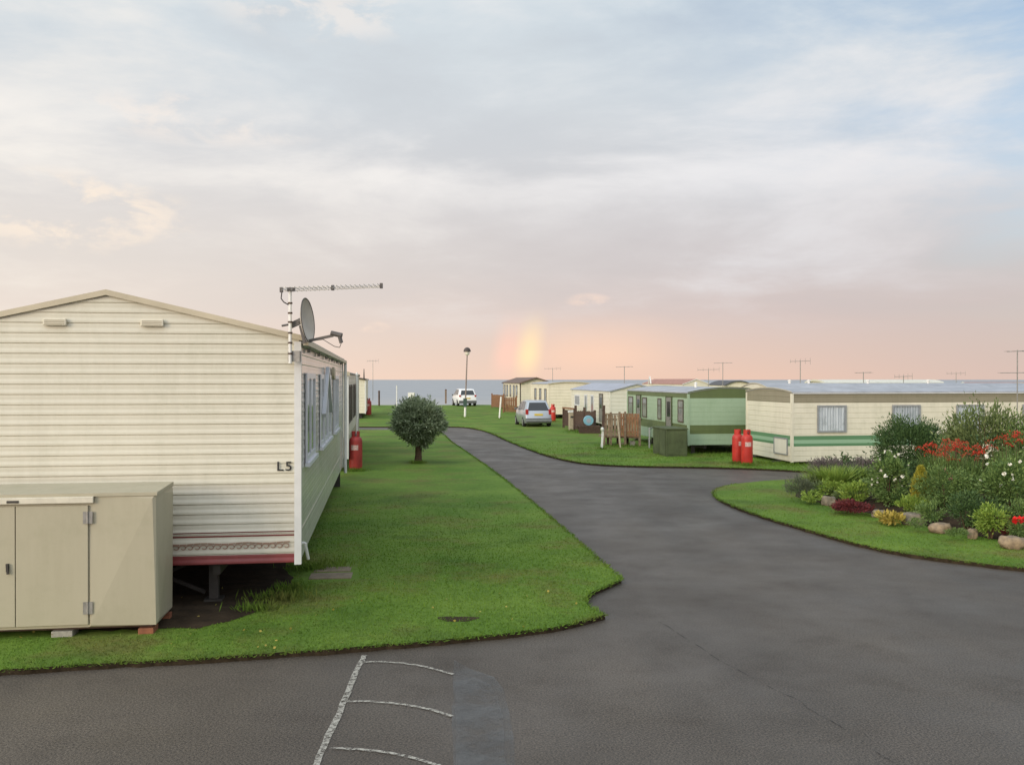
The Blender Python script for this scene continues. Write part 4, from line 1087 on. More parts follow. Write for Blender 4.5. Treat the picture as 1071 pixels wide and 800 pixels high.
# creased panels
xs=0.68
def crease(pts,apex): 
    b.add(pts,[(0,1,2,3)])
b.add([(-xs,0,lb),(xs,0,lb),(xs,0,zf),(-xs,0,zf)],[(0,1,2,3)])
b.add([(xs,0,lb),(h,0,lb),(h,0,zf),(xs+0.02,-0.020,lb+0.02),(h-0.03,-0.020,zf-0.04),(xs,0,zf)],[(0,1,4,3),(1,2,4),(2,5,3,4),(0,3,5)])
b.add([(-xs,0,lb),(-h,0,lb),(-h,0,zf),(-xs-0.02,-0.020,lb+0.02),(-h+0.03,-0.020,zf-0.04),(-xs,0,zf)],[(0,3,4,1),(1,4,2),(2,4,3,5),(0,5,3)])
b.add([(h,0,lb),(h,dp,lb),(h,dp,zf),(h+0.02,0.05,lb+0.05),(h+0.02,dp-0.05,zf-0.06),(h,0,zf)],[(0,1,4,3),(1,2,4),(2,5,3,4),(0,3,5)])
b.build('body',M['locker'],lk)
b=MB(); b.add([(-h-0.015,-0.02,zf-0.012),(h+0.015,-0.02,zf-0.012),(h+0.015,dp,zf+0.002),(-h-0.015,dp,zf+0.002),(-h-0.015,-0.02,zf+0.02),(h+0.015,-0.02,zf+0.02),(h+0.015,dp,zk),(-h-0.015,dp,zk)],
  [(0,3,2,1),(4,5,6,7),(0,1,5,4),(1,2,6,5),(2,3,7,6),(3,0,4,7)])
b.build('lid',M['locker'],lk)
for sx in (-1,1):
    d=MB(); x0,x1=sorted((sx*0.004,sx*0.675)); d.box(x0,x1,-0.024,-0.002,lb+0.03,zf-0.10)
    do=d.build('door',M['locker'],lk,bevel=0.004)
    for zz in (0.34,1.235):
        k=MB(); k.box(sx*0.675-0.045,sx*0.675+0.045,-0.031,-0.0245,zz-0.06,zz+0.06); k.tube((sx*0.675,-0.033,zz-0.06),(sx*0.675,-0.033,zz+0.06),0.010)
        k.build('hinge',M['galv'],do)
    if sx<0:
        k=MB(); k.box(-0.085,-0.055,-0.030,-0.0245,0.72,0.80); k.bar((-0.07,-0.045,0.80),(-0.06,-0.045,0.70),0.02,0.016,up=(0,1,0)); k.bar((-0.07,-0.024,0.77),(-0.07,-0.05,0.77),0.018,0.018); k.build('handle',M['dark_metal'],do)
b=MB(); b.box(-0.73,0.73,-0.045,-0.0135,zf-0.075,zf-0.012); ro=b.build('door_rail',M['locker_rail'],lk,bevel=0.006)
b=MB(); b.box(-0.07,0.04,-0.052,-0.0455,zf-0.062,zf-0.038); b.build('latch',M['dark_metal'],ro)
b=MB()
for y in (0.10,0.60): b.box(-h+0.05,h-0.05,y-0.03,y+0.03,0.112,lb-0.002)
b.build('bearer',M['wood_dark'],lk)
def lkp(x,y): return Vector((lk_c.x+x*UX-y*UY, lk_c.y+x*UY+y*UX, 0))
for nm,lab,x,y,m,sx in (('concrete_block','pale concrete block under the locker doors',0.42,0.10,'block',0.10),
                       ('concrete_block','concrete block under the far left of the locker',-1.2,0.10,'block',0.10)):
    q=lkp(x,y); t=MB(); t.box(-sx,sx,-0.10,0.10,LAWN-0.03,0.111); o=t.build(nm,M[m],bevel=0.006); o.location=(q.x,q.y,0); o.rotation_euler=(0,0,YAW); tag(o,lab,'block','blocks under the locker')
q=lkp(h-0.10,0.10); t=MB(); t.box(-0.075,0.075,-0.10,0.10,LAWN-0.03,0.111); o=t.build('brick',M['brick'],bevel=0.006); o.location=(q.x,q.y,0); o.rotation_euler=(0,0,YAW); tag(o,'orange brick under the right front corner of the locker','brick')
q=lkp(h-0.10,0.62); t=MB(); t.box(-0.11,0.11,-0.05,0.05,LAWN-0.03,0.111); o=t.build('brick',M['brick'],bevel=0.006); o.location=(q.x,q.y,0); o.rotation_euler=(0,0,YAW); tag(o,'brick under the rear right corner of the locker','brick')
# paving slab on the lawn
for (px,py,sx,sy,lab) in ((346,607,0.27,0.17,'worn stone slab in the lawn by the L5 caravan corner'),(348,600,0.24,0.14,'narrow stone slab just behind the wider slab by the L5 corner')):
    q=G(px,py); t=MB(); t.box(-sx,sx,-sy,sy,LAWN-0.03,LAWN+0.014); o=t.build('paving_slab',M['slab'],bevel=0.01); o.location=(q.x,q.y,0); o.rotation_euler=(0,0,R(6)); tag(o,lab,'slab')

# ------------------------------------------------------------------ GAS BOTTLES
def gas_bottle(label,px,py,h,r,m,rz=0):
    q=G(px,py)
    t=thing('gas_bottle',label,'gas bottle',(q.x,q.y,LAWN),rz,'red gas bottles beside the caravans')
    s=h/1.10; b=MB()
    b.lathe([(r*0.90,0),(r*0.90,0.05*s),(r*0.97,0.07*s),(r,0.10*s),(r,0.80*s),(r*0.97,0.86*s),(r*0.85,0.91*s),(r*0.6,0.945*s),(r*0.3,0.96*s)],22)
    b.build('body',m,t,smooth=True)
    c=MB(); n=22; rc=r*0.62; vs=[]
    for rr in (rc,rc-0.012):
        for z in (0.92*s,h):
            for i in range(n): vs.append((rr*math.cos(2*PI*i/n),rr*math.sin(2*PI*i/n),z))
    fs=[]
    for i in range(n):
        if i in (16,17,5): continue
        j=(i+1)%n; fs += [(i,j,n+j,n+i),(2*n+j,2*n+i,3*n+i,3*n+j),(n+i,n+j,3*n+j,3*n+i)]
    c.add(vs,fs); c.build('collar',m,t)
    v=MB(); v.tube((0,0,0.95*s),(0,0,1.03*s),0.022); v.tube((-0.04,0,1.0*s),(0.05,0,1.0*s),0.015); v.build('valve',M['galv'],t)
    l=MB(); vs=[];n2=8
    for i in range(n2+1):
        a=-PI/2-0.55+1.1*i/n2
        for z in (0.58*s,0.72*s): vs.append(((r+0.003)*math.cos(a),(r+0.003)*math.sin(a),z))
    l.add(vs,[(2*i,2*i+2,2*i+3,2*i+1) for i in range(n2)]); l.build('label',M['gas_label'],t)
    return t
gas_bottle('dull red gas bottle beside the second caravan on the left',372,494,1.10,0.185,M['gas_red_dull'])
gas_bottle('distant red gas bottle at the corner of the far left caravan',385,434.5,1.20,0.24,M['gas_red_dull'])
gas_bottle('red gas bottle behind and left of its twin at the green caravan',771.5,486.3,1.03,0.165,M['gas_red'],0.5)
gas_bottle('bright red gas bottle nearest the taupe banded caravan corner',781.3,488,1.05,0.17,M['gas_red'])
gas_bottle('red gas bottle half hidden by the silver car',578.3,441.5,1.05,0.17,M['gas_red'])

# ------------------------------------------------------------------ POSTS
def post(name,label,px,py,ytop,r,m,cat='post',lean=0.0,cap=None,group=None,square=False,extra=None):
    q=G(px,py); Y=q.y; h=ZZ(ytop,Y)
    t=thing(name,label,cat,(q.x,q.y,0),0,group)
    b=MB(); top=(lean,0,h)
    if square: b.bar((0,0,0.0),top,2*r,2*r,up=(0,1,0))
    else: b.tube((0,0,0),top,r,n=10)
    b.build('post_shaft',m,t)
    if cap: c=MB(); c.lathe([(r*1.3,0),(r*1.3,0.05),(r*0.4,0.10)],8,(lean,0,h)); c.build('cap',cap,t)
    return t
post('white_pole','thin white pole behind the dull red gas bottle',373.2,492,393,0.026,M['white_paint'],'pole',cap=M['white_paint'])
post('marker_post','short reddish brown post on the cliff edge',396.5,425,409.5,0.085,M['wood_dark'],'post',cap=M['wood_dark'])
post('white_pole','slim white pole on the far grass left of the round tree',415,427.5,403,0.045,M['white_paint'],'pole')
post('marker_post','grey brown post on the cliff edge left of the white car',466.3,422,408,0.09,M['wood'],'post',cap=M['wood_dark'],square=True)
post('marker_post','leaning white post on the grass before the brown fence',522.2,438.5,415,0.055,M['white_paint'],'post',lean=0.12)
q=G(430,424.5); sg=thing('sign_board','small white board on a stake behind the round tree','sign',(q.x,q.y,0))
b=MB(); b.box(-0.03,0.03,0,0.03,0,1.3); b.build('stake',M['wood'],sg)
b=MB(); b.box(-0.32,0.32,-0.03,-0.002,0.85,1.32); b.build('board',M['white_paint'],sg)
# leaning white post with black head near the picket balustrade
q=G(629.2,471); pp=thing('marker_post','leaning post with white foot and dark upper half by the picket balustrade','post',(q.x,q.y,0))
zt=ZZ(448,q.y); zt2=ZZ(424,q.y)
b=MB(); b.bar((0,0,0),(0.05,0,zt),0.075,0.075,up=(0,1,0)); b.build('foot',M['white_paint'],pp)
b=MB(); b.bar((0.05,0,zt+0.003),(0.09,0,zt2),0.09,0.09,up=(0,1,0)); b.build('shaft',M['wood_dark'],pp)
b=MB(); b.lathe([(0.02,-0.07),(0.06,-0.03),(0.06,0.03),(0.02,0.07)],10,(0.02,-0.10,zt-0.02)); b.build('knob',M['white_paint'],pp)

# lamp post
q=G(486.3,437); lp=thing('street_lamp','slim street lamp with dark domed hood by the end of the road','street lamp',(q.x,q.y,0))
hY=q.y; zt=ZZ(371,hY); ln=(488.6-486.3)*hY/F
b=MB(); b.tube((0,0,0),(0.02,0,0.75),0.075,n=10); b.build('base_sleeve',M['white_paint'],lp)
b=MB(); b.tube((0.02,0,0.75),(ln,0,zt),0.055,0.040,n=10); b.build('pole',M['lamp_pole'],lp)
b=MB(); b.box(-0.11,0.13,-0.12,0.12,0.75,1.32); b.build('casing',M['lamp_green'],lp)
b=MB(); b.lathe([(0.05,-0.05),(0.14,0.02),(0.17,0.12),(0.15,0.22)],14,(ln,0,zt)); b.build('globe',M['lamp_glass'],lp,smooth=True)
b=MB(); b.lathe([(0.25,0.20),(0.25,0.24),(0.22,0.36),(0.14,0.46),(0.03,0.50)],16,(ln,0,zt)); b.build('hood',M['lamp_head'],lp,smooth=True)

# ------------------------------------------------------------------ FENCES, DECKS
def picket_panel(t,name,p,q,z0,z1,m,pw=0.09,gap=0.02,rails=(0.2,0.8),topvar=0.0):
    p=Vector(p); q=Vector(q); d=(q-p); n=max(2,int(d.length/(pw+gap))); b=MB(); dn=d.normalized(); sd=Vector((-dn.y,dn.x,0))
    for i in range(n):
        c=p+d*(i+0.5)/n; zz=z1+topvar*random.uniform(-1,1)
        b.bar((c.x-0*sd.x,c.y,z0),(c.x,c.y,zz),pw,0.02,up=sd)
    for r in rails:
        z=z0+(z1-z0)*r
        b.bar((p.x+sd.x*0.025,p.y+sd.y*0.025,z),(q.x+sd.x*0.025,q.y+sd.y*0.025,z),0.03,0.07)
    return b.build(name,m,t)
def fpost(t,p,h,m,w=0.09):
    b=MB(); b.box(p[0]-w/2,p[0]+w/2,p[1]-w/2,p[1]+w/2,0.0,h); return b.build('post',m,t)
# brown fence round the deck of the far caravan
f1=thing('wooden_fence','brown board fence round the deck of the brown roofed caravan','fence')
Ya=84; Yb=72
A=(XY(514.5,Ya),Ya); B=(XY(527,Ya-3),Ya-3); Cc=(XY(526.5,Yb-1.5),Yb-1.5); Dd=(XY(540,Yb-1.5),Yb-1.5)
picket_panel(f1,'panel',(*A,0),(*B,0),0.12,ZZ(413,82),M['wood_warm'],0.12,0.02,topvar=0.02)
picket_panel(f1,'panel',(*Cc,0),(*Dd,0),0.12,ZZ(415.5,71),M['wood_warm'],0.12,0.02,topvar=0.02)
for pt in (A,B,Cc,Dd): fpost(f1,pt,1.35,M['wood_warm'],0.12)
# dark wooden deck enclosure beside white caravan
f2=thing('deck_enclosure','dark stained wooden deck enclosure with orange top rail by white caravan','deck')
Y0=47.5; Y1=44
a=(XY(589.5,Y0+1.5),Y0+1.5); b_=(XY(602,Y0),Y0); c_=(XY(601,Y1+2.0),Y1+2.0); d_=(XY(622,Y1),Y1)
picket_panel(f2,'panel',(*a,0),(*b_,0),0.15,ZZ(429,48),M['wood_dark'],0.10,0.02)
picket_panel(f2,'panel',(*c_,0),(*d_,0),0.12,ZZ(430,45),M['wood_dark'],0.11,0.005,topvar=0.03)
b=MB(); b.bar((a[0],a[1],ZZ(427,48)),(b_[0],b_[1],ZZ(427.5,48)),0.16,0.08); b.build('top_rail',M['wood_warm'],f2)
for pt,hh in ((a,ZZ(426,49)),(b_,ZZ(424,47.5)),(c_,ZZ(427.5,46)),(d_,ZZ(429,44)),(((c_[0]+d_[0])/2,(c_[1]+d_[1])/2),ZZ(426,45))): fpost(f2,pt,hh,M['wood_dark'],0.12)
b=MB(); b.box(XY(601,46.5),XY(618,46.5),45.2,46.3,0.25,0.36); b.build('deck_boards',M['wood_dark'],f2)
# stone pillar bin
q=G(597.7,451); pl=thing('litter_bin','pale square litter bin with dark slot before the dark deck','bin',(q.x,q.y,0),R(6))
hh=ZZ(431.5,q.y); b=MB(); b.box(-0.13,0.13,-0.13,0.13,0,hh); b.build('body',M['stone_post'],pl,bevel=0.01)
b=MB(); b.box(-0.16,0.16,-0.16,0.16,hh+0.002,hh+0.09); b.build('lid',M['white_paint'],pl,bevel=0.01)
b=MB(); b.box(-0.07,0.07,-0.137,-0.1305,hh-0.26,hh-0.17); b.build('slot',M['black'],pl)
# blue round water container
q=Vector((XY(615.7,43.4),43.4,0.0)); wc=thing('water_carrier','round pale blue water carrier standing on a low crate before the dark deck','water carrier',(q.x,q.y,0.42))
b=MB(); b.tube((0,0,0.24),(0,0.30,0.24),0.235,n=24); b.build('drum',M['blue_plastic'],wc,bevel=0.02)
b=MB(); b.tube((0,-0.012,0.24),(0,-0.002,0.24),0.11,n=18); b.build('cap',M['roof_blue'],wc)
cr=thing('wooden_crate','low dark crate under the blue water carrier','crate',(q.x+0.05,q.y+0.05,0))
b=MB()
for k in range(4): b.box(-0.5,0.5,-0.15+0*k,-0.12,LAWN+0.01+k*0.095,LAWN+0.085+k*0.095)
for k in range(4): b.box(-0.5,0.5,0.30,0.33,LAWN+0.01+k*0.095,LAWN+0.085+k*0.095)
b.box(-0.5,0.5,-0.118,0.298,0.36,0.418)
for x in (-0.47,0.47):
    for y in (-0.10,0.28): b.box(x-0.03,x+0.03,y-0.018,y+0.018,LAWN,0.40)
b.build('slatted_sides',M['wood_dark'],cr)
# picket balustrade on raised deck by green caravan
f3=thing('picket_balustrade','weathered picket balustrade on a raised deck beside the green caravan','deck')
Y2=35.6
pa=(XY(632,Y2),Y2); pb=(XY(648,Y2-0.3),Y2-0.3); pc=(XY(669,Y2-0.6),Y2-0.6)
zt=ZZ(434,Y2); zl=ZZ(456,Y2)
picket_panel(f3,'panel',(*pa,0),(*pb,0),zl,zt,M['wood'],0.095,0.016,topvar=0.01)
picket_panel(f3,'panel',(*pb,0),(*pc,0),zl,ZZ(432,Y2),M['wood_warm'],0.095,0.016,topvar=0.01)
for pt,hh in ((pa,ZZ(430,Y2)),(pb,ZZ(430.5,Y2)),(pc,ZZ(436,Y2)),((XY(638.5,Y2),Y2-0.1),ZZ(431,Y2)),((XY(652.5,Y2),Y2-0.4),ZZ(430,Y2))): fpost(f3,pt,hh,M['wood'],0.08)
b=MB(); b.bar((pa[0],pa[1],ZZ(433,Y2)),(pb[0],pb[1],ZZ(433,Y2)),0.09,0.05); b.build('handrail',M['wood'],f3)
b=MB(); b.add([(pa[0],pa[1]+0.05,zl-0.06),(pc[0],pc[1]+0.05,zl-0.06),(pc[0]+0.0,pc[1]+1.25,zl-0.06),(pa[0]-0.1,pa[1]+1.2,zl-0.06),(pa[0],pa[1]+0.05,zl),(pc[0],pc[1]+0.05,zl),(pc[0]+0.0,pc[1]+1.25,zl),(pa[0]-0.1,pa[1]+1.2,zl)],
 [(0,3,2,1),(4,5,6,7),(0,1,5,4),(1,2,6,5),(2,3,7,6),(3,0,4,7)]); b.build('deck_boards',M['wood'],f3)
for x in (0.15,0.45,0.75): fpost(f3,(pa[0]+(pc[0]-pa[0])*x,pa[1]+0.5),zl-0.062,M['wood_dark'],0.09)
q=G(649,469.5); o=thing('wooden_stake','pale leaning stake propped against the picket balustrade','stake',(q.x,q.y,0)); b=MB(); b.bar((0,0,0),(-0.08,0.35,ZZ(436,q.y)),0.05,0.04,up=(0,1,0)); b.build('stick',M['stone_post'],o)
q=G(661.5,467.5); o=MB(); o.box(-0.10,0.10,-0.08,0.08,LAWN-0.02,0.24); o=o.build('concrete_block',M['block'],bevel=0.01); o.location=(q.x,q.y,0); tag(o,'pale concrete block on the grass under the picket deck','block')
q=G(657.0,466.8); o=MB(); o.box(-0.16,0.0,-0.08,0.08,LAWN-0.02,0.13); o=o.build('concrete_block',M['block'],bevel=0.01); o.location=(q.x-0.15,q.y,0); tag(o,'low grey block left of the pale block under the picket deck','block')
q=G(679.3,470); o=thing('drain_stand','thin grey waste pipe standing by the green caravan wall','pipe',(q.x,q.y,0)); b=MB(); b.tube((0,0,0),(0,0,0.80),0.03); b.tube((0,0,0.77),(0.15,0.22,0.80),0.03); b.build('pipe',M['alu'],o)
# olive cabinet
dz=30.35; kx=XY(697,dz); cbn=thing('storage_cabinet','olive green wooden cabinet at the green caravan corner','cabinet',(kx,dz,0),YAW)
b=MB(); b.box(0,0.72,0,1.5,0.03,ZZ(448,dz)-0.05); b.build('body',M['cabinet_green'],cbn,bevel=0.01)
b=MB(); b.box(-0.03,0.75,-0.03,1.53,ZZ(448,dz)-0.048,ZZ(448,dz)); b.build('lid',M['cabinet_green'],cbn,bevel=0.008)
b=MB(); b.box(-0.018,-0.002,0.06,0.72,0.12,ZZ(448,dz)-0.1); b.box(-0.018,-0.002,0.76,1.44,0.12,ZZ(448,dz)-0.1); b.build('door',M['cabinet_green'],cbn)
b=MB(); b.box(0.05,0.67,-0.016,-0.002,0.12,ZZ(448,dz)-0.1); b.build('end_panel',M['cabinet_green'],cbn)

# ------------------------------------------------------------------ CARS
def car(label,loc,yaw,scale,paint,rows,trimz,spec):
    """rows: stations from tail to nose, each a list of (halfwidth,y,z) from sill to roof centre edge"""
    t=thing('parked_car',label,'car',loc,yaw); t.scale=(scale,)*3
    b=MB(); nl=len(rows[0]); ns=len(rows)
    vs=[]
    for st in rows:
        for (w,y,z) in st: vs.append((w,y,z))
        for (w,y,z) in st: vs.append((-w,y,z))
    fs=[]
    def ix(i,j,s): return i*2*nl+(0 if s>0 else nl)+j
    for i in range(ns-1):
        for j in range(nl-1):
            for s in (1,-1): fs.append((ix(i,j,s),ix(i+1,j,s),ix(i+1,j+1,s),ix(i,j+1,s)))
        fs.append((ix(i,nl-1,1),ix(i+1,nl-1,1),ix(i+1,nl-1,-1),ix(i,nl-1,-1)))
        fs.append((ix(i,0,1),ix(i,0,-1),ix(i+1,0,-1),ix(i+1,0,1)))
    for i in (0,ns-1):
        for j in range(nl-1): fs.append((ix(i,j,1),ix(i,j+1,1),ix(i,j+1,-1),ix(i,j,-1)))
    b.add(vs,fs); bo=b.build('body',paint,t)
    bo.data.polygons.foreach_set('use_smooth',[True]*len(bo.data.polygons))
    bv=bo.modifiers.new('bevel','BEVEL'); bv.width=0.07; bv.segments=3; bv.limit_method='ANGLE'; bv.angle_limit=R(22)
    return t,rows
def P3(r,s): return Vector((r[0]*s,r[1],r[2]))
def glass_quad(t,name,pts,off,m,inset=0.12):
    pts=[Vector(p) for p in pts]; c=sum(pts,Vector())/len(pts); n=(pts[1]-pts[0]).cross(pts[2]-pts[0]).normalized()
    if n.dot(off)<0: n=-n
    pts=[c+(p-c)*(1-inset) for p in pts]
    b=MB(); k=len(pts)
    b.add([p+n*0.012 for p in pts]+[p-n*0.02 for p in pts],[tuple(range(k)),tuple(range(2*k-1,k-1,-1))]+[(i,(i+1)%k,k+(i+1)%k,k+i) for i in range(k)])
    return b.build(name,m,t)
def wheel(t,x,y,r,w=0.2):
    s=1 if x>0 else -1
    b=MB(); b.tube((x-s*w/2,y,r),(x+s*w/2,y,r),r,n=22); wo=b.build('wheel',M['tyre'],t,bevel=0.02)
    b=MB(); b.tube((x+s*(w/2+0.002),y,r),(x+s*(w/2+0.012),y,r),r*0.64,n=18); b.build('rim',M['rim'],wo)
def stations(prof,W):
    """prof: list of (y_sill,y_low,y_belt,y_roof, z_sill,z_low,z_belt,z_roof, wf, roofw)"""
    out=[]
    for (ya,yl,yb,yr,za,zl,zb,zr,wf,rw) in prof:
        w=W*wf
        out.append([(w*0.93,ya,za),(w,yl,zl),(w,(yl+yb)/2,(zl+zb)/2),(w*0.965,yb,zb),(w*rw,yr,zr-0.04),(w*(rw-0.14),yr+0.0,zr)])
    return out
# silver people carrier
mp=stations([(0.10,0.0,0.10,0.52,0.25,0.52,0.98,1.58,0.90,0.74),(0.45,0.40,0.45,0.80,0.22,0.5,1.0,1.63,0.985,0.74),(1.5,1.5,1.5,1.5,0.2,0.5,1.0,1.65,1,0.74),
  (2.4,2.4,2.4,2.3,0.2,0.5,1.0,1.62,1,0.73),(3.25,3.25,3.3,2.55,0.2,0.5,1.0,1.56,0.99,0.71),(3.35,3.4,3.45,3.45,0.2,0.5,0.96,1.02,0.98,0.86),(4.15,4.18,4.1,4.0,0.25,0.5,0.74,0.80,0.86,0.8),(4.22,4.27,4.2,4.15,0.3,0.48,0.66,0.70,0.78,0.8)],0.875)
q=G(562.5,447.5)
ca,rowsA=car('silver people carrier parked on the grass tail towards the viewer',(q.x+0.05,q.y,0.03),R(9),0.88,M['silver_car'],mp,0.5,None)
def dress(t,rw,W,r=0.31,wy=(0.78,3.45),lamp=True,plate=True,tint='glass',tail_z=(0.62,1.12)):
    r0=rw[0]
    # rear screen
    glass_quad(t,'rear_window',[P3(r0[3],1),P3(r0[3],-1),P3(r0[4],-1),P3(r0[4],1)],Vector((0,-1,0)),M[tint],0.14)
    for s in (1,-1):
        for i in (1,2,3):
            a,b2=rw[i],rw[i+1]
            glass_quad(t,'side_window',[P3(a[3],s),P3(b2[3],s),P3(b2[4],s),P3(a[4],s)],Vector((s,0,0)),M[tint],0.12)
    a,b2=rw[4],rw[5]
    glass_quad(t,'windscreen',[P3(a[4],1),P3(a[4],-1),P3(b2[4],-1),P3(b2[4],1)],Vector((0,1,0.5)),M[tint],0.08)
    for s in (1,-1):
        for y in wy: wheel(t,s*(W-0.10),y,r)
        b=MB(); x=s*r0[2][0]
        b.box(*sorted((x*0.80,x*1.012)),r0[2][1]-0.03,r0[2][1]+0.16,*tail_z); b.build('tail_lamp',M['tail'],t,bevel=0.02)
        m_=MB(); m_.box(*sorted((s*(W+0.005),s*(W+0.16))),2.85,2.97,1.0,1.14); m_.build('mirror',M['car_trim'],t,bevel=0.03)
    b=MB(); b.box(-W*0.93,W*0.93,-0.055,0.10,0.30,0.56); bo=b.build('rear_bumper',M['car_trim'],t,bevel=0.04)
    b=MB(); b.box(-0.26,0.26,r0[2][1]-0.045,r0[2][1]-0.005,0.72,0.83); b.build('number_plate',M['plate'],t)
dress(ca,rowsA,0.875,tail_z=(0.78,1.10))
b=MB(); b.box(-0.80,0.80,-0.062,-0.056,0.40,0.47); b.build('bumper_strip',M['silver_car'],ca)
# white suv
sv=stations([(0.10,0.0,0.08,0.42,0.30,0.6,1.05,1.60,0.90,0.80),(0.45,0.40,0.45,0.7,0.28,0.6,1.06,1.66,0.985,0.80),(1.5,1.5,1.5,1.5,0.26,0.6,1.06,1.69,1,0.80),
  (2.4,2.4,2.4,2.2,0.26,0.6,1.06,1.67,1,0.79),(3.15,3.15,3.2,2.5,0.26,0.6,1.06,1.60,0.99,0.76),(3.25,3.3,3.35,3.35,0.26,0.6,1.02,1.10,0.98,0.86),(4.2,4.3,4.2,4.1,0.3,0.6,0.92,0.98,0.9,0.85),(4.3,4.42,4.35,4.3,0.35,0.58,0.82,0.86,0.82,0.8)],0.92)
q=G(489.5,425.3)
cs,rowsB=car('white car parked at the cliff edge facing the sea',(q.x,q.y-0.3,0.03),R(13),1.0,M['white_car'],sv,0.6,None)
dress(cs,rowsB,0.92,r=0.35,wy=(0.85,3.4),tail_z=(0.92,1.10))

# ------------------------------------------------------------------ ROUND TREE
q=G(437,485.5)
tr=thing('round_tree','small round clipped tree with grey green leaves on the left lawn','tree',(q.x,q.y,0))
rng=np.random.RandomState(31)
b=MB()
b.tube((0,0,-0.05),(0.02,0,0.28),0.135,0.105,n=12); b.tube((0.02,0,0.28),(0,0.02,0.62),0.105,0.08,n=12)
b.build('trunk',M['bark'],tr,smooth=True)
b=MB()
for i in range(16):
    a=rng.rand()*6.28; e=rng.uniform(0.25,1.4); l=rng.uniform(0.45,0.75)
    p=Vector((0,0.02,0.58)); qv=p+Vector((math.cos(a)*math.cos(e),math.sin(a)*math.cos(e),math.sin(e)*1.3))*l
    b.tube(p,qv,0.025,0.008,n=6)
b.build('limbs',M['bark'],tr)
n=20000
P,D=crown_pts(n,rng,0.80,0.80,0.76,1.27,clumps=150,cl_r=0.19,inner=0.35,lump=0.30)
# shaggy pendant underside
low=np.clip((1.15-P[:,2])/0.75,0,1); P[:,0]*=1.0-0.40*low**1.5; P[:,1]*=1.0-0.40*low**1.5
D=unit(D+np.array([0,0,0.15])+rng.normal(size=D.shape)*0.4)
Lf=0.115*(0.6+0.8*rng.rand(n))
ns=150; sd_=unit(rng.normal(size=(ns,3))+np.array([0,0,0.25])); PP=[];DD=[]
for k in range(ns):
    r0=np.array([0.72,0.72,0.70])*sd_[k]; ln_=0.08+0.15*rng.rand(); c0=np.array([0,0,1.25])+r0*(1 if sd_[k][2]>-0.3 else 0.72)
    for j in range(16):
        PP.append(c0+sd_[k]*ln_*j/16+rng.normal(size=3)*0.012); DD.append(sd_[k]*0.7+rng.normal(size=3)*0.5)
P=np.concatenate([P,np.array(PP)]); D=np.concatenate([D,unit(np.array(DD))]); Lf=np.concatenate([Lf,0.10*(0.6+0.7*rng.rand(len(PP)))])
quads_obj('crown',leaves_mesh(P,D,Lf,Lf*0.26,rng),LM['willow'],tr)

# ------------------------------------------------------------------ FLOWER BED
def bedz(Y=None): return LAWN+0.10
def at(px,py,z=0.14):
    g=G(px,py,z); return (g.x,g.y,z-0.02)
def flowers(t,n,pos,m,r,seed,petals=9,name='flower'):
    rng=np.random.RandomState(seed)
    Pp=np.zeros((petals,3)); Dp=unit(rng.normal(size=(petals,3))+np.array([0,0,0.3]))
    V=leaves_mesh(Pp,Dp,np.full(petals,r),np.full(petals,r*1.1),rng)
    o0=quads_obj(name,V,m,t); first=True
    for p in pos:
        o=o0 if first else o0.copy()
        if not first: COL.objects.link(o); o.parent=t
        first=False
        o.location=p; o.rotation_euler=(rng.rand()*2,rng.rand()*2,rng.rand()*6); s=0.7+0.7*rng.rand(); o.scale=(s,s,s)
pt='bed plants'
# big dark bush
x,y,z=at(950,510)
bush('dark_bush','large dark green rounded bush standing before the taupe banded caravan','bush',(XY(950,22),22.0,0.1),0.88,0.8,1.72,15000,0.075,LM['dark'],41,clumps=150,cl_r=0.24,asp=0.3,up=0.5)
# tall back shrubs
bush('tall_shrub','tall loose leafy shrub with upright shoots right of the dark bush','shrub',(XY(1035,19.5),19.5,0.1),1.0,0.6,2.0,8000,0.09,LM['olive'],42,clumps=110,cl_r=0.28,asp=0.35,up=0.8)
bush('tall_shrub','thin wispy shrub between the dark bush and the tall loose shrub','shrub',(XY(1003,20.2),20.2,0.1),0.45,0.4,1.75,1600,0.09,LM['olive'],43,clumps=36,cl_r=0.28,asp=0.3,up=0.9)
bush('tall_shrub','leafy green shrub at the far right end of the flower bed','shrub',(XY(1085,18.5),18.5,0.1),0.8,0.6,1.75,5200,0.08,LM['mid'],44,clumps=60,cl_r=0.3,asp=0.4,up=0.6)
def shoots(name,label,px,Y,n,h,m,seed,spread=0.3,leaf=0.09,lw=0.35,per=26,group=None,cat='plant'):
    rng=np.random.RandomState(seed); t=thing(name,label,cat,(XY(px,Y),Y,0.12),0,group); b=MB(); PP=[];DD=[]
    for i in range(n):
        a=rng.rand()*6.28; r=spread*math.sqrt(rng.rand()); p=Vector((r*math.cos(a),r*math.sin(a),-0.02)); tp=p+Vector((rng.normal()*0.10,rng.normal()*0.08,h*(0.65+0.4*rng.rand())))
        b.tube(p,tp,0.007,0.003,n=4)
        for k in range(per):
            u=0.15+0.85*k/per; c=p.lerp(tp,u); aa=k*2.4
            PP.append(c); DD.append((math.cos(aa),math.sin(aa),0.6))
    b.build('stems',M['bark'],t)
    PP=np.array(PP); DD=unit(np.array(DD)+rng.normal(size=(len(DD),3))*0.25); L=leaf*(0.6+0.6*rng.rand(len(PP)))
    quads_obj('foliage',leaves_mesh(PP,DD,L,L*lw,rng),m,t); return t
shoots('tall_shoot_plant','single tall leafy shoot rising over the shrubs near the second window',1028,19.3,3,2.05,LM['olive'],45,0.08)
shoots('tall_shoot_plant','slim brown stem with few leaves before the caravan wall',986,21,2,1.75,LM['olive'],46,0.05,per=8)
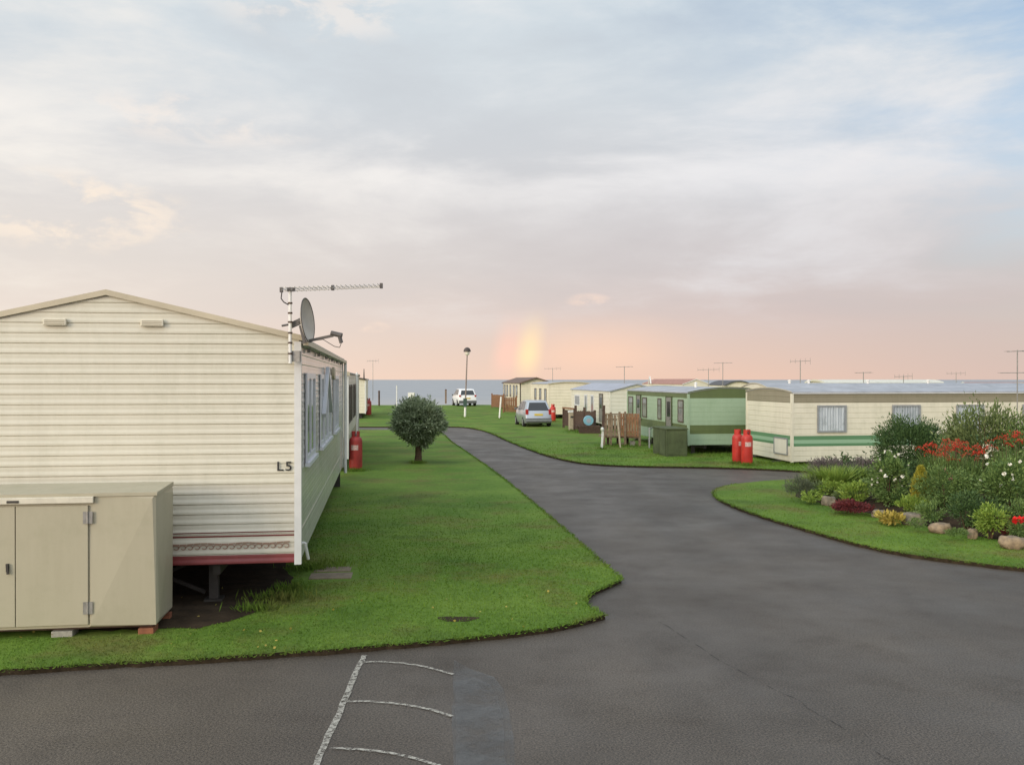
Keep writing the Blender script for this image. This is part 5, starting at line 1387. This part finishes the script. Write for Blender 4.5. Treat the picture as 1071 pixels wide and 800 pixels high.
# spiky dark perennials
for i,(px,Y,lab) in enumerate(((875,23.0,'first dark leafy upright plant from the left under the cream caravan wall'),(890,22.8,'dark leafy upright plant below the near caravan window'),(906,22.5,'dark leafy upright plant touching the left flank of the dark bush'))):
    shoots('upright_plant',lab,px,Y,10,0.72,LM['dark'],50+i,0.22,0.10,0.45,18,'dark upright plants')
bush('lavender','grey lavender clump at the left tip of the flower bed','plant',at(836,520),0.34,0.28,0.42,1500,0.07,LM['grey'],60,clumps=40,asp=0.18,up=1.2,stem=False)
bush('lavender','faded pinkish lavender spreading behind the lime grasses','plant',at(866,505),0.60,0.45,0.62,2400,0.09,LM['lavender'],61,clumps=50,asp=0.15,up=1.5,stem=False)
bush('lavender','faded lavender in front of the dark upright plants','plant',at(905,505),0.50,0.45,0.60,1800,0.09,LM['lavender'],62,clumps=50,asp=0.15,up=1.5,stem=False)
tuft('ornamental_grass','lime green grassy clump left of centre in the bed','plant',at(872,514),0.50,0.60,1000,0.020,LM['lime'],63)
tuft('ornamental_grass','green grassy clump right of the lime grass before the roses','plant',at(893,512),0.40,0.60,700,0.018,LM['mid'],64)
tuft('ornamental_grass','short lime grass at the rear left of the lavender tip','plant',at(852,512),0.32,0.40,450,0.018,LM['lime'],65)
bush('lime_plant','bright lime leafy plant above the maroon ground cover','plant',at(893,526),0.34,0.28,0.44,1300,0.075,LM['lime'],66,clumps=30,asp=0.3,up=1.0,stem=False)
bush('low_plant','low green leafy plant left of the grey rock','plant',at(848,523),0.26,0.20,0.20,600,0.06,LM['lime'],67,clumps=25,stem=False)
bush('maroon_ground_cover','dark maroon creeping plant between two front rocks','plant',at(891,533),0.50,0.36,0.17,3000,0.04,LM['maroon'],68,clumps=60,stem=False,asp=0.5)
# white roses
rs=bush('rose_bush','dark leafed bush with white roses left of the golden conifer','rose',at(930,529),0.44,0.36,1.05,4200,0.06,LM['mid'],69,clumps=60,cl_r=0.26,asp=0.55)
rng=np.random.RandomState(70)
def scatter(n,rx,ry,z0,z1,front=True):
    o=[]
    for i in range(n):
        a=rng.uniform(0,6.28); r=rng.uniform(0.5,1.0)
        o.append(Vector((r*rx*math.cos(a),r*ry*math.sin(a),rng.uniform(z0,z1))))
    return o
flowers(rs,22,scatter(26,0.42,0.36,0.40,1.06),LM['white'],0.038,71)
rs2=bush('rose_bush','leafy bush with scattered white flowers at the right of the bed','rose',(XY(1056,16.2),16.2,0.12),0.62,0.5,1.10,5200,0.06,LM['mid'],72,clumps=80,cl_r=0.26,asp=0.5)
flowers(rs2,14,scatter(18,0.60,0.5,0.6,1.12),LM['white'],0.036,73)
# golden conifer
rng2=np.random.RandomState(74)
x,y,z=at(963,534); gc=thing('golden_conifer','small golden yellow conifer in the middle of the bed','conifer',(x,y,z))
n=3600; u=rng2.rand(n)**0.8; a=rng2.rand(n)*6.28; hgt=0.80; rad=0.24*(1-u)**0.6*np.sqrt(rng2.rand(n))*(0.8+0.3*np.sin(a*3+u*9))
P=np.stack([rad*np.cos(a),rad*np.sin(a),u*hgt+0.02],1); D=unit(np.stack([np.cos(a)*0.5,np.sin(a)*0.5,np.full(n,1.0)],1)+rng2.normal(size=(n,3))*0.2)
quads_obj('foliage',leaves_mesh(P,D,0.06+0.03*rng2.rand(n),0.014,rng2),LM['gold'],gc)
b=MB(); b.tube((0,0,-0.05),(0,0,0.5),0.02,0.008); b.build('stem',M['bark'],gc)
bush('lime_plant','lime fern-like plant at the foot of the golden conifer','plant',at(955,537),0.30,0.22,0.32,1000,0.08,LM['lime'],75,clumps=36,asp=0.25,up=0.9,stem=False)
bush('variegated_plant','low yellow leaved plant between the front rocks','plant',at(931,544),0.34,0.18,0.12,420,0.085,LM['yellow'],76,clumps=30,asp=0.5,stem=False)
# central mass
bush('green_shrub','broad mid green shrub in the centre of the bed below the scarlet flowers','shrub',(XY(990,16.9),16.9,0.12),0.60,0.50,0.95,6500,0.05,LM['mid'],77,clumps=80,cl_r=0.25,asp=0.4)
bush('green_shrub','dark low shrub beside the flat sandstone rock','shrub',at(1012,551),0.34,0.28,0.62,3000,0.045,LM['dark'],78,clumps=60,cl_r=0.25,asp=0.4)
bush('lime_shrub','yellow green leafy shrub near the right edge of the bed','shrub',at(1035,558),0.27,0.24,0.50,1500,0.06,LM['lime'],79,clumps=45,asp=0.4)
bush('green_shrub','dark green shrub behind the roses joining the centre','shrub',(XY(950,19.4),19.4,0.12),0.5,0.4,0.75,2600,0.055,LM['dark'],80,clumps=50)
pk=bush('rose_bush','small bush with pink roses right of the golden conifer','rose',(XY(981,17.6),17.6,0.12),0.3,0.25,0.72,1300,0.05,LM['mid'],81,clumps=30)
flowers(pk,4,[Vector((-0.05,-0.2,0.70)),Vector((0.05,-0.22,0.66)),Vector((0.0,-0.15,0.74)),Vector((-0.12,-0.2,0.62))],LM['pink'],0.075,82)
for i,(px,py,rx,h_,mm,lab) in enumerate(((872,520,0.36,0.40,'lime','yellow green leafy plant in front of the lime ornamental grass'),(901,513,0.38,0.50,'lime','yellow green plant between the two ornamental grasses and the roses'),(847,514,0.30,0.36,'olive','olive tufted plant behind the lavender tip'),(975,545,0.30,0.34,'mid','low green plant between the rounded brown rock and the pale flat rock'),(940,531,0.26,0.30,'dark','dark low plant in front of the golden conifer lime fern'),
   (910,519,0.34,0.40,'mid','green leafy plant between the lime plant and the roses'),(858,518,0.28,0.30,'olive','olive low plant behind the grey rock'),(1030,549,0.34,0.45,'dark','dark leafy plant behind the yellow green shrub'),(885,522,0.26,0.22,'olive','olive low plant just behind the maroon ground cover'))):
    bush('filler_plant',lab,'plant',at(px,py),rx,rx*0.8,h_,1100,0.055,LM[mm],200+i,clumps=32,stem=False,up=0.6)
# scarlet crocosmia
def crocosmia(label,px,Y,r,h,nl,nf,seed):
    t=tuft('crocosmia',label,'flower',(XY(px,Y),Y,0.12),r,h*0.9,nl,0.022,LM['mid'],seed,'scarlet crocosmia')
    t.rotation_euler=(0,0,0)
    rng=np.random.RandomState(seed+1); n=34; 
    u=np.linspace(0,1,n); Pp=np.stack([u*0.26-0.13,rng.normal(size=n)*0.035,0.05*np.sin(u*3)+rng.normal(size=n)*0.02],1)
    Dp=unit(np.stack([rng.normal(size=n)*0.5,rng.normal(size=n)*0.5,np.full(n,0.8)],1))
    V=leaves_mesh(Pp,Dp,0.045*np.ones(n),0.024*np.ones(n),rng)
    o0=quads_obj('blossoms',V,LM['red'],t); stm=MB()
    for i in range(nf):
        o=o0 if i==0 else o0.copy()
        if i: COL.objects.link(o); o.parent=t
        a=rng.rand()*6.28; rr=r*(0.3+0.9*rng.rand()); p=Vector((rr*math.cos(a),rr*math.sin(a)*0.7,h*(0.78+0.30*rng.rand())))
        o.location=p; o.rotation_euler=(rng.normal()*0.2,rng.normal()*0.3,a+rng.normal()*0.4); s=0.6+0.45*rng.rand(); o.scale=(s,s,s)
        stm.tube((p.x*0.3,p.y*0.3,0),p,0.006,0.004,n=4)
    stm.build('stems',M['bark'],t)
    return t
crocosmia('large clump of scarlet crocosmia in front of the dark bush',987,18.2,0.40,1.20,900,19,90)
crocosmia('scarlet crocosmia clump between the two red masses',1014,17.9,0.30,1.10,600,10,92)
crocosmia('orange scarlet crocosmia clump at the right before the tall shrub',1058,17.9,0.36,1.28,700,9,94)
gz=bush('geranium','bright red geranium low at the right edge of the bed','flower',at(1066,560),0.26,0.2,0.26,700,0.05,LM['mid'],96,clumps=25,stem=False)
flowers(gz,8,[Vector((rng.normal()*0.10,-0.12+rng.normal()*0.08,0.24+rng.rand()*0.08)) for _ in range(8)],LM['brightred'],0.055,97)
gz2=bush('geranium','rusty red leaved plant left of the bright red geranium','flower',at(1053,558),0.14,0.14,0.26,400,0.05,LM['maroon'],98,clumps=20,stem=False)
bush('low_plant','small dark green cushion plant before the round rock','plant',at(960,551),0.16,0.14,0.17,700,0.03,LM['mid'],99,clumps=30,stem=False)
bush('low_plant','small green cushion plant between flat rock and upright rock','plant',at(1001,560),0.20,0.14,0.14,800,0.03,LM['mid'],100,clumps=30,stem=False)
bush('low_plant','green filler plant behind the last rock','plant',(XY(1045,15.4),15.4,0.12),0.3,0.25,0.35,900,0.05,LM['mid'],101,clumps=30,stem=False)
bush('green_shrub','mixed green foliage at the foot of the white flowered bush','shrub',(XY(1068,15.2),15.2,0.12),0.4,0.3,0.5,1500,0.055,LM['mid'],102,clumps=40,stem=False)
# rocks
def rock(label,px,py,wpx,hpx,seed,m='rock',dep=0.8):
    g=G(px,py,0.10); Y=g.y; w=wpx*Y/F*0.88; h=hpx*Y/F*0.80
    bm=bmesh.new(); bmesh.ops.create_icosphere(bm,subdivisions=3,radius=1.0)
    rng=np.random.RandomState(seed); off=rng.rand(3)*10
    from mathutils import noise as mn
    for v in bm.verts:
        d=v.co.copy(); k=1+0.26*mn.noise(d*1.3+Vector(off))+0.14*mn.noise(d*3.1+Vector(off))+0.06*mn.noise(d*7+Vector(off))
        c=Vector((max(-0.92,min(0.92,d.x))/0.92,max(-0.9,min(0.9,d.y))/0.9,max(-0.8,min(0.70,d.z))/0.70))*k
        v.co=Vector((c.x*w/2,c.y*w/2*dep,c.z*h*0.62+h*0.40))
    me=bpy.data.meshes.new('rock'); bm.to_mesh(me); bm.free(); me.materials.append(M[m])
    me.polygons.foreach_set('use_smooth',[True]*len(me.polygons))
    o=bpy.data.objects.new('rock',me); COL.objects.link(o); o.location=(g.x,Y,0.075); o.rotation_euler=(0,0,rng.rand()*0.6-0.3)
    tag(o,label,'rock','rocks edging the flower bed')
rock('grey rock beside the low green plant at the left of the bed',867,526,16,10,1,'rock_grey')
rock('flat sandstone rock at the right end of the maroon ground cover',920,538.5,17,8,2,'rock_grey')
rock('large rounded brown rock behind the small dark cushion plant',955,546,25,13,3,'rock_grey')
rock('pale flat topped sandstone rock in front of the central shrub',984,554,25,10.5,4)
rock('small upright sandstone rock right of the green cushion plant',1017.5,560.5,12,11,5)
rock('biggest long sandstone rock at the right edge of the bed',1059,570,28,13,6)
rock('small brown stone just right of the grey rock',879,528,9,5,7,'rock_grey')
rock('small stone at the top of the maroon ground cover',913,527,8,5,8,'rock_grey')
# fallen leaves on the grass
rl=np.random.RandomState(77); P=[]
for _ in range(60):
    px=rl.uniform(0,640); py=rl.uniform(610,690); g=G(px,py); P.append((g.x,g.y,LAWN+0.035))
P=np.array(P); P=P[inside(P,lawnL)]
D=unit(rl.normal(size=P.shape)*np.array([1,1,0.1])); kind(quads_obj('fallen_leaves',leaves_mesh(P,D,0.035,0.025,rl),LM['yellow']),'stuff')

# ------------------------------------------------------------------ CAMERA
cam=bpy.data.cameras.new('camera'); co=bpy.data.objects.new('camera',cam); COL.objects.link(co)
cam.sensor_width=36; cam.sensor_fit='HORIZONTAL'; cam.lens=36*F/1071
co.location=(0,0,EYE); co.rotation_euler=(R(90)-math.atan((400-HY)/F),0,0)
cam.clip_start=0.1; cam.clip_end=200000
sc.camera=co
sc.view_settings.view_transform='Standard'
try: sc.view_settings.look='None'
except Exception: pass
sc.view_settings.exposure=0.22; sc.view_settings.gamma=1.0; sc.view_settings.use_curve_mapping=False
sc.render.engine='CYCLES'; sc.cycles.max_bounces=6; sc.cycles.transparent_max_bounces=12
try: sc.cycles.use_denoising=True
except Exception: pass
